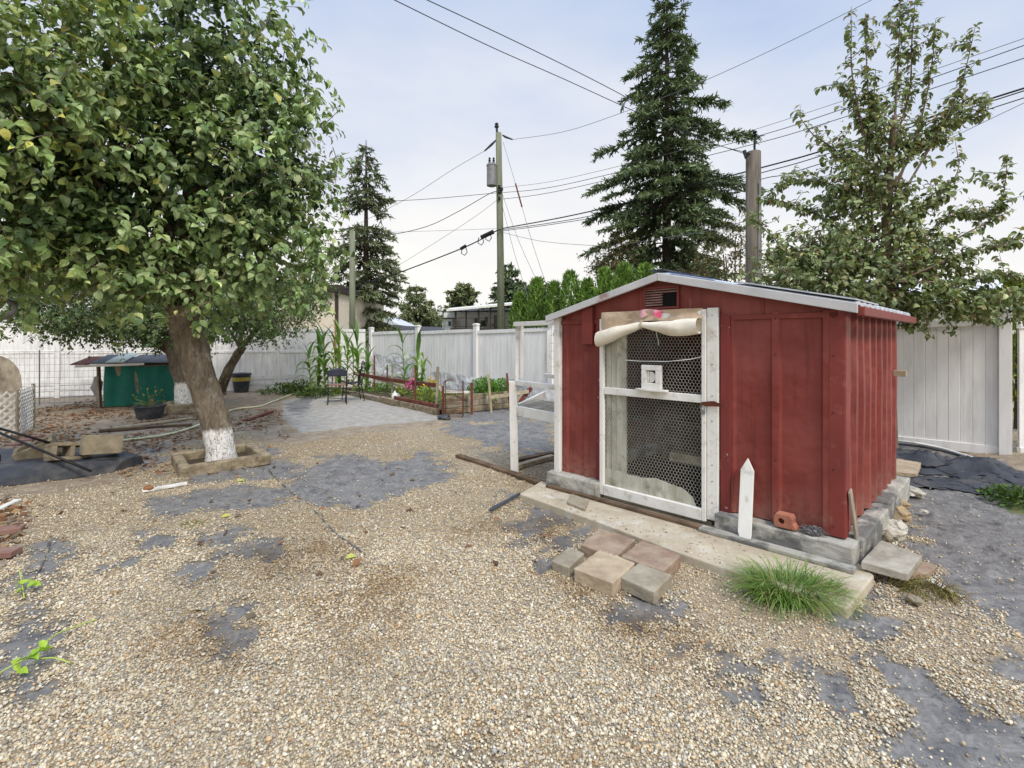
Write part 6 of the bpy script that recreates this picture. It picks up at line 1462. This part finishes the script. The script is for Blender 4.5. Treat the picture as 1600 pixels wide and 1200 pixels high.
g=gp(1240,940); TP=([(112,150,66),(94,132,54),(140,170,84),(160,184,110),(178,168,112)],[3,3,2,1,1.3])
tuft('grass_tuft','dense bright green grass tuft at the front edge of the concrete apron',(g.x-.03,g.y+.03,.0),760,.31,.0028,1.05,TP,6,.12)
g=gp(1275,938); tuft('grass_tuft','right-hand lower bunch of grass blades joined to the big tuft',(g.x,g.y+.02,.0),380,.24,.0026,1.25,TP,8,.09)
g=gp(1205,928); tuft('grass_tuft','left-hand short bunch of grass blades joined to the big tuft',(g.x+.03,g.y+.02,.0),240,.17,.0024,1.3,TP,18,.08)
g=gp(300,820); tuft('grass_tuft','faint yellowish grass tuft in the gravel before the tree box',(g.x,g.y,.0),90,.10,.0016,1.6,([(150,160,80),(170,160,100)],[1,1]),9,.06)
g=gp(1450,925); tuft('dried_weeds','heap of pulled dried weed stalks on fabric beside the pinkish brick slab',(g.x,g.y,.01),220,.20,.003,2.2,([(150,134,74),(130,112,66),(168,160,84),(120,130,60)],[3,3,2,1]),10,.09)
# sprouting weeds at the left edge
def sprout(label,pts,leaves_,seed,size):
    P=[gp(x,y,z) for x,y,z in pts]; t=thing('creeping_weed',label,'weed',tuple(P[0])); mb=MB(); mb.tube(smooth_path(P,5),.0035,5,False); mb.build('stem',mat('lime_stem_%d'%seed,L(176,190,96),L(150,170,80),8,.6,.1),t)
    lv=Leaves()
    for x,y,z in leaves_:
        q=np.array(gp(x,y,z)); n=3; lv.add(q+rng.normal(0,.008,(n,3)),nrmz(rng.normal(0,1,(n,3))*np.array([1,1,.25])),nrmz(np.array([0,-.3,1])+rng.normal(0,.3,(n,3))),np.full(n,size)*rng.uniform(.7,1.2,n),palette([(170,200,70),(150,186,62)],[1,1],n))
    lv.mesh('leaf_group',m_herb,t)
sprout('lime green creeping weed with long runner at the lower left edge',[(-30,1070,.0),(10,1045,.04),(45,1025,.06),(90,990,.04),(150,968,.02)],[(40,1028,.07),(55,1020,.06),(68,1016,.06),(30,1036,.05)],1,.05)
sprout('small pale green weed sprouting from gravel by the left edge',[(38,935,.0),(34,910,.04),(30,890,.07)],[(28,912,.05),(52,912,.03),(40,920,.03)],2,.045)
sprout('thin pale runner lying on gravel below the lime weed',[(55,1030,.03),(85,1028,.03),(110,1036,.01)],[(60,1030,.03)],3,.03)
# fallen leaves on gravel
for x,y,lab in ((540,872,'single yellow leaf on the gravel left of the stones'),(370,752,'single pale yellow leaf on the fabric below the tree box'),(345,808,'single pale green leaf by the faint grass tuft')):
    q=np.array(gp(x,y,.015)); lv=Leaves(); lv.add(q[None],np.array([[.8,.5,.05]]),np.array([[.1,-.2,1.]]),np.array([.075]),np.array([L(198,200,104)[:3]])); o=lv.mesh('fallen_leaf',m_herb,None); o.location=(0,0,0); tag(o,lab,'leaf')
# leaf litter
lv=Leaves(); n=3400
def scat(poly,n):
    xs=[p[0] for p in poly]; ys=[p[1] for p in poly]; out=[]
    G=to_ground(poly); lo=G.min(0); hi=G.max(0)
    while len(out)<n:
        q=rng.uniform(lo,hi,(n*2,2)); k=(sdist(q,G)>0)&(rng.random(len(q))<np.clip((fbm(q,1.6)-.36)*5,.04,1)); out+=list(q[k])
    return np.array(out[:n])
Q=np.concatenate([scat([(-200,700),(20,640),(150,632),(300,640),(440,640),(450,690),(400,672),(300,690),(190,720),(0,735)],3600),scat([(150,622),(300,632),(170,650),(40,650)],700),scat([(-40,770),(40,790),(45,835),(-40,900)],200),scat([(0,680),(300,700),(420,700),(400,740),(200,745)],500),scat([(0,800),(500,720),(900,760),(1000,1000),(300,1000)],70)])
n=len(Q); z=gzP(Q)+.008; lv.add(np.stack([Q[:,0],Q[:,1],z],1),nrmz(rng.normal(size=(n,3))*np.array([1,1,.2])),nrmz(np.array([0,0,1])+rng.normal(0,.35,(n,3))),rng.uniform(.04,.085,n),palette([(156,112,76),(130,92,66),(172,140,100),(106,80,60),(124,110,90)],[3,3,2,2,2],n))
o=lv.mesh('leaf_litter',m_herb,None,SM_V,SM_F,1.3); tag(o,'fallen brown and orange leaves scattered on the soil under the trees','leaf litter',kind='stuff')

# ================================================================== camera, light, sky
cam=bpy.data.cameras.new('camera'); co=bpy.data.objects.new('camera',cam); COL.objects.link(co)
co.location=(0,0,CAM_H); co.rotation_euler=(R(90),0,0); cam.sensor_width=36; cam.lens=F/1600*36; cam.shift_y=-(600-HOR)/1600; cam.clip_end=3000; cam.clip_start=.05
sc.camera=co
SUN_EL=R(48); SUN_AZ=R(150)   # azimuth measured clockwise from +Y
sun=bpy.data.lights.new('sun','SUN'); so=bpy.data.objects.new('sun',sun); COL.objects.link(so)
sun.energy=SUN_E; sun.angle=R(14); sun.color=(1,.93,.83)
dv=Vector((math.sin(SUN_AZ)*math.cos(SUN_EL),math.cos(SUN_AZ)*math.cos(SUN_EL),math.sin(SUN_EL)))
so.rotation_euler=dv.to_track_quat('Z','Y').to_euler(); so.location=(0,0,30)
w=bpy.data.worlds.new('World'); sc.world=w; w.use_nodes=True; nt=w.node_tree; nt.nodes.clear()
def wn(t,**k):
    o=nt.nodes.new(t)
    for a,v in k.items(): setattr(o,a,v)
    return o
out=wn('ShaderNodeOutputWorld'); bg=wn('ShaderNodeBackground'); sky=wn('ShaderNodeTexSky',sky_type='NISHITA')
sky.sun_disc=False; sky.sun_elevation=SUN_EL; sky.sun_rotation=SUN_AZ; sky.air_density=1.0; sky.dust_density=2.0; sky.ozone_density=1.5
tc=wn('ShaderNodeTexCoord'); sep=wn('ShaderNodeSeparateXYZ'); nt.links.new(tc.outputs['Generated'],sep.inputs[0])
mp=wn('ShaderNodeMapping'); mp.inputs['Scale'].default_value=(1,1,2.6); nt.links.new(tc.outputs['Generated'],mp.inputs[0])
nz=wn('ShaderNodeTexNoise'); nz.inputs['Scale'].default_value=2.2; nz.inputs['Detail'].default_value=7; nz.inputs['Roughness'].default_value=.5; nt.links.new(mp.outputs[0],nz.inputs['Vector'])
def wm(op,a,b,c=None,clamp=False):
    m=wn('ShaderNodeMath',operation=op,use_clamp=clamp)
    for i,x in enumerate((a,b,c)):
        if x is None: continue
        if isinstance(x,(int,float)): m.inputs[i].default_value=x
        else: nt.links.new(x,m.inputs[i])
    return m.outputs[0]
# thin high cloud: thick and white near the horizon, thinner overhead
el=wm('MULTIPLY_ADD',sep.outputs[2],-1.45,1.14,True)
f=wm('MULTIPLY_ADD',wm('SUBTRACT',nz.outputs[0],.5),.9,el,True)
mx=wn('ShaderNodeMix',data_type='RGBA'); nt.links.new(f,mx.inputs[0])
bl=wn('ShaderNodeMix',data_type='RGBA'); bl.inputs[0].default_value=.8
nt.links.new(sky.outputs[0],bl.inputs[6]); bl.inputs[7].default_value=SKY_BLUE
nt.links.new(bl.outputs[2],mx.inputs[6]); mx.inputs[7].default_value=SKY_WHITE
zb=wn('ShaderNodeMapRange',interpolation_type='SMOOTHSTEP'); nt.links.new(sep.outputs[2],zb.inputs[0]); zb.inputs[1].default_value=.58; zb.inputs[2].default_value=.95; zb.inputs[3].default_value=1.0; zb.inputs[4].default_value=ZENITH
vm=wn('ShaderNodeVectorMath',operation='SCALE'); nt.links.new(mx.outputs[2],vm.inputs[0]); nt.links.new(zb.outputs[0],vm.inputs['Scale'])
zt=wn('ShaderNodeMix',data_type='RGBA',blend_type='MULTIPLY'); nt.links.new(wm('MULTIPLY_ADD',zb.outputs[0],1/(ZENITH-1),-1/(ZENITH-1),True),zt.inputs[0]); nt.links.new(vm.outputs[0],zt.inputs[6]); zt.inputs[7].default_value=(1.1,1.0,.86,1)
nt.links.new(zt.outputs[2],bg.inputs[0]); bg.inputs[1].default_value=.1; nt.links.new(bg.outputs[0],out.inputs[0])
sc.view_settings.view_transform='Standard'; sc.view_settings.look='None'; sc.view_settings.exposure=0; sc.view_settings.gamma=1
sc.render.engine='CYCLES'; sc.cycles.max_bounces=6; sc.cycles.diffuse_bounces=3; sc.cycles.transparent_max_bounces=8
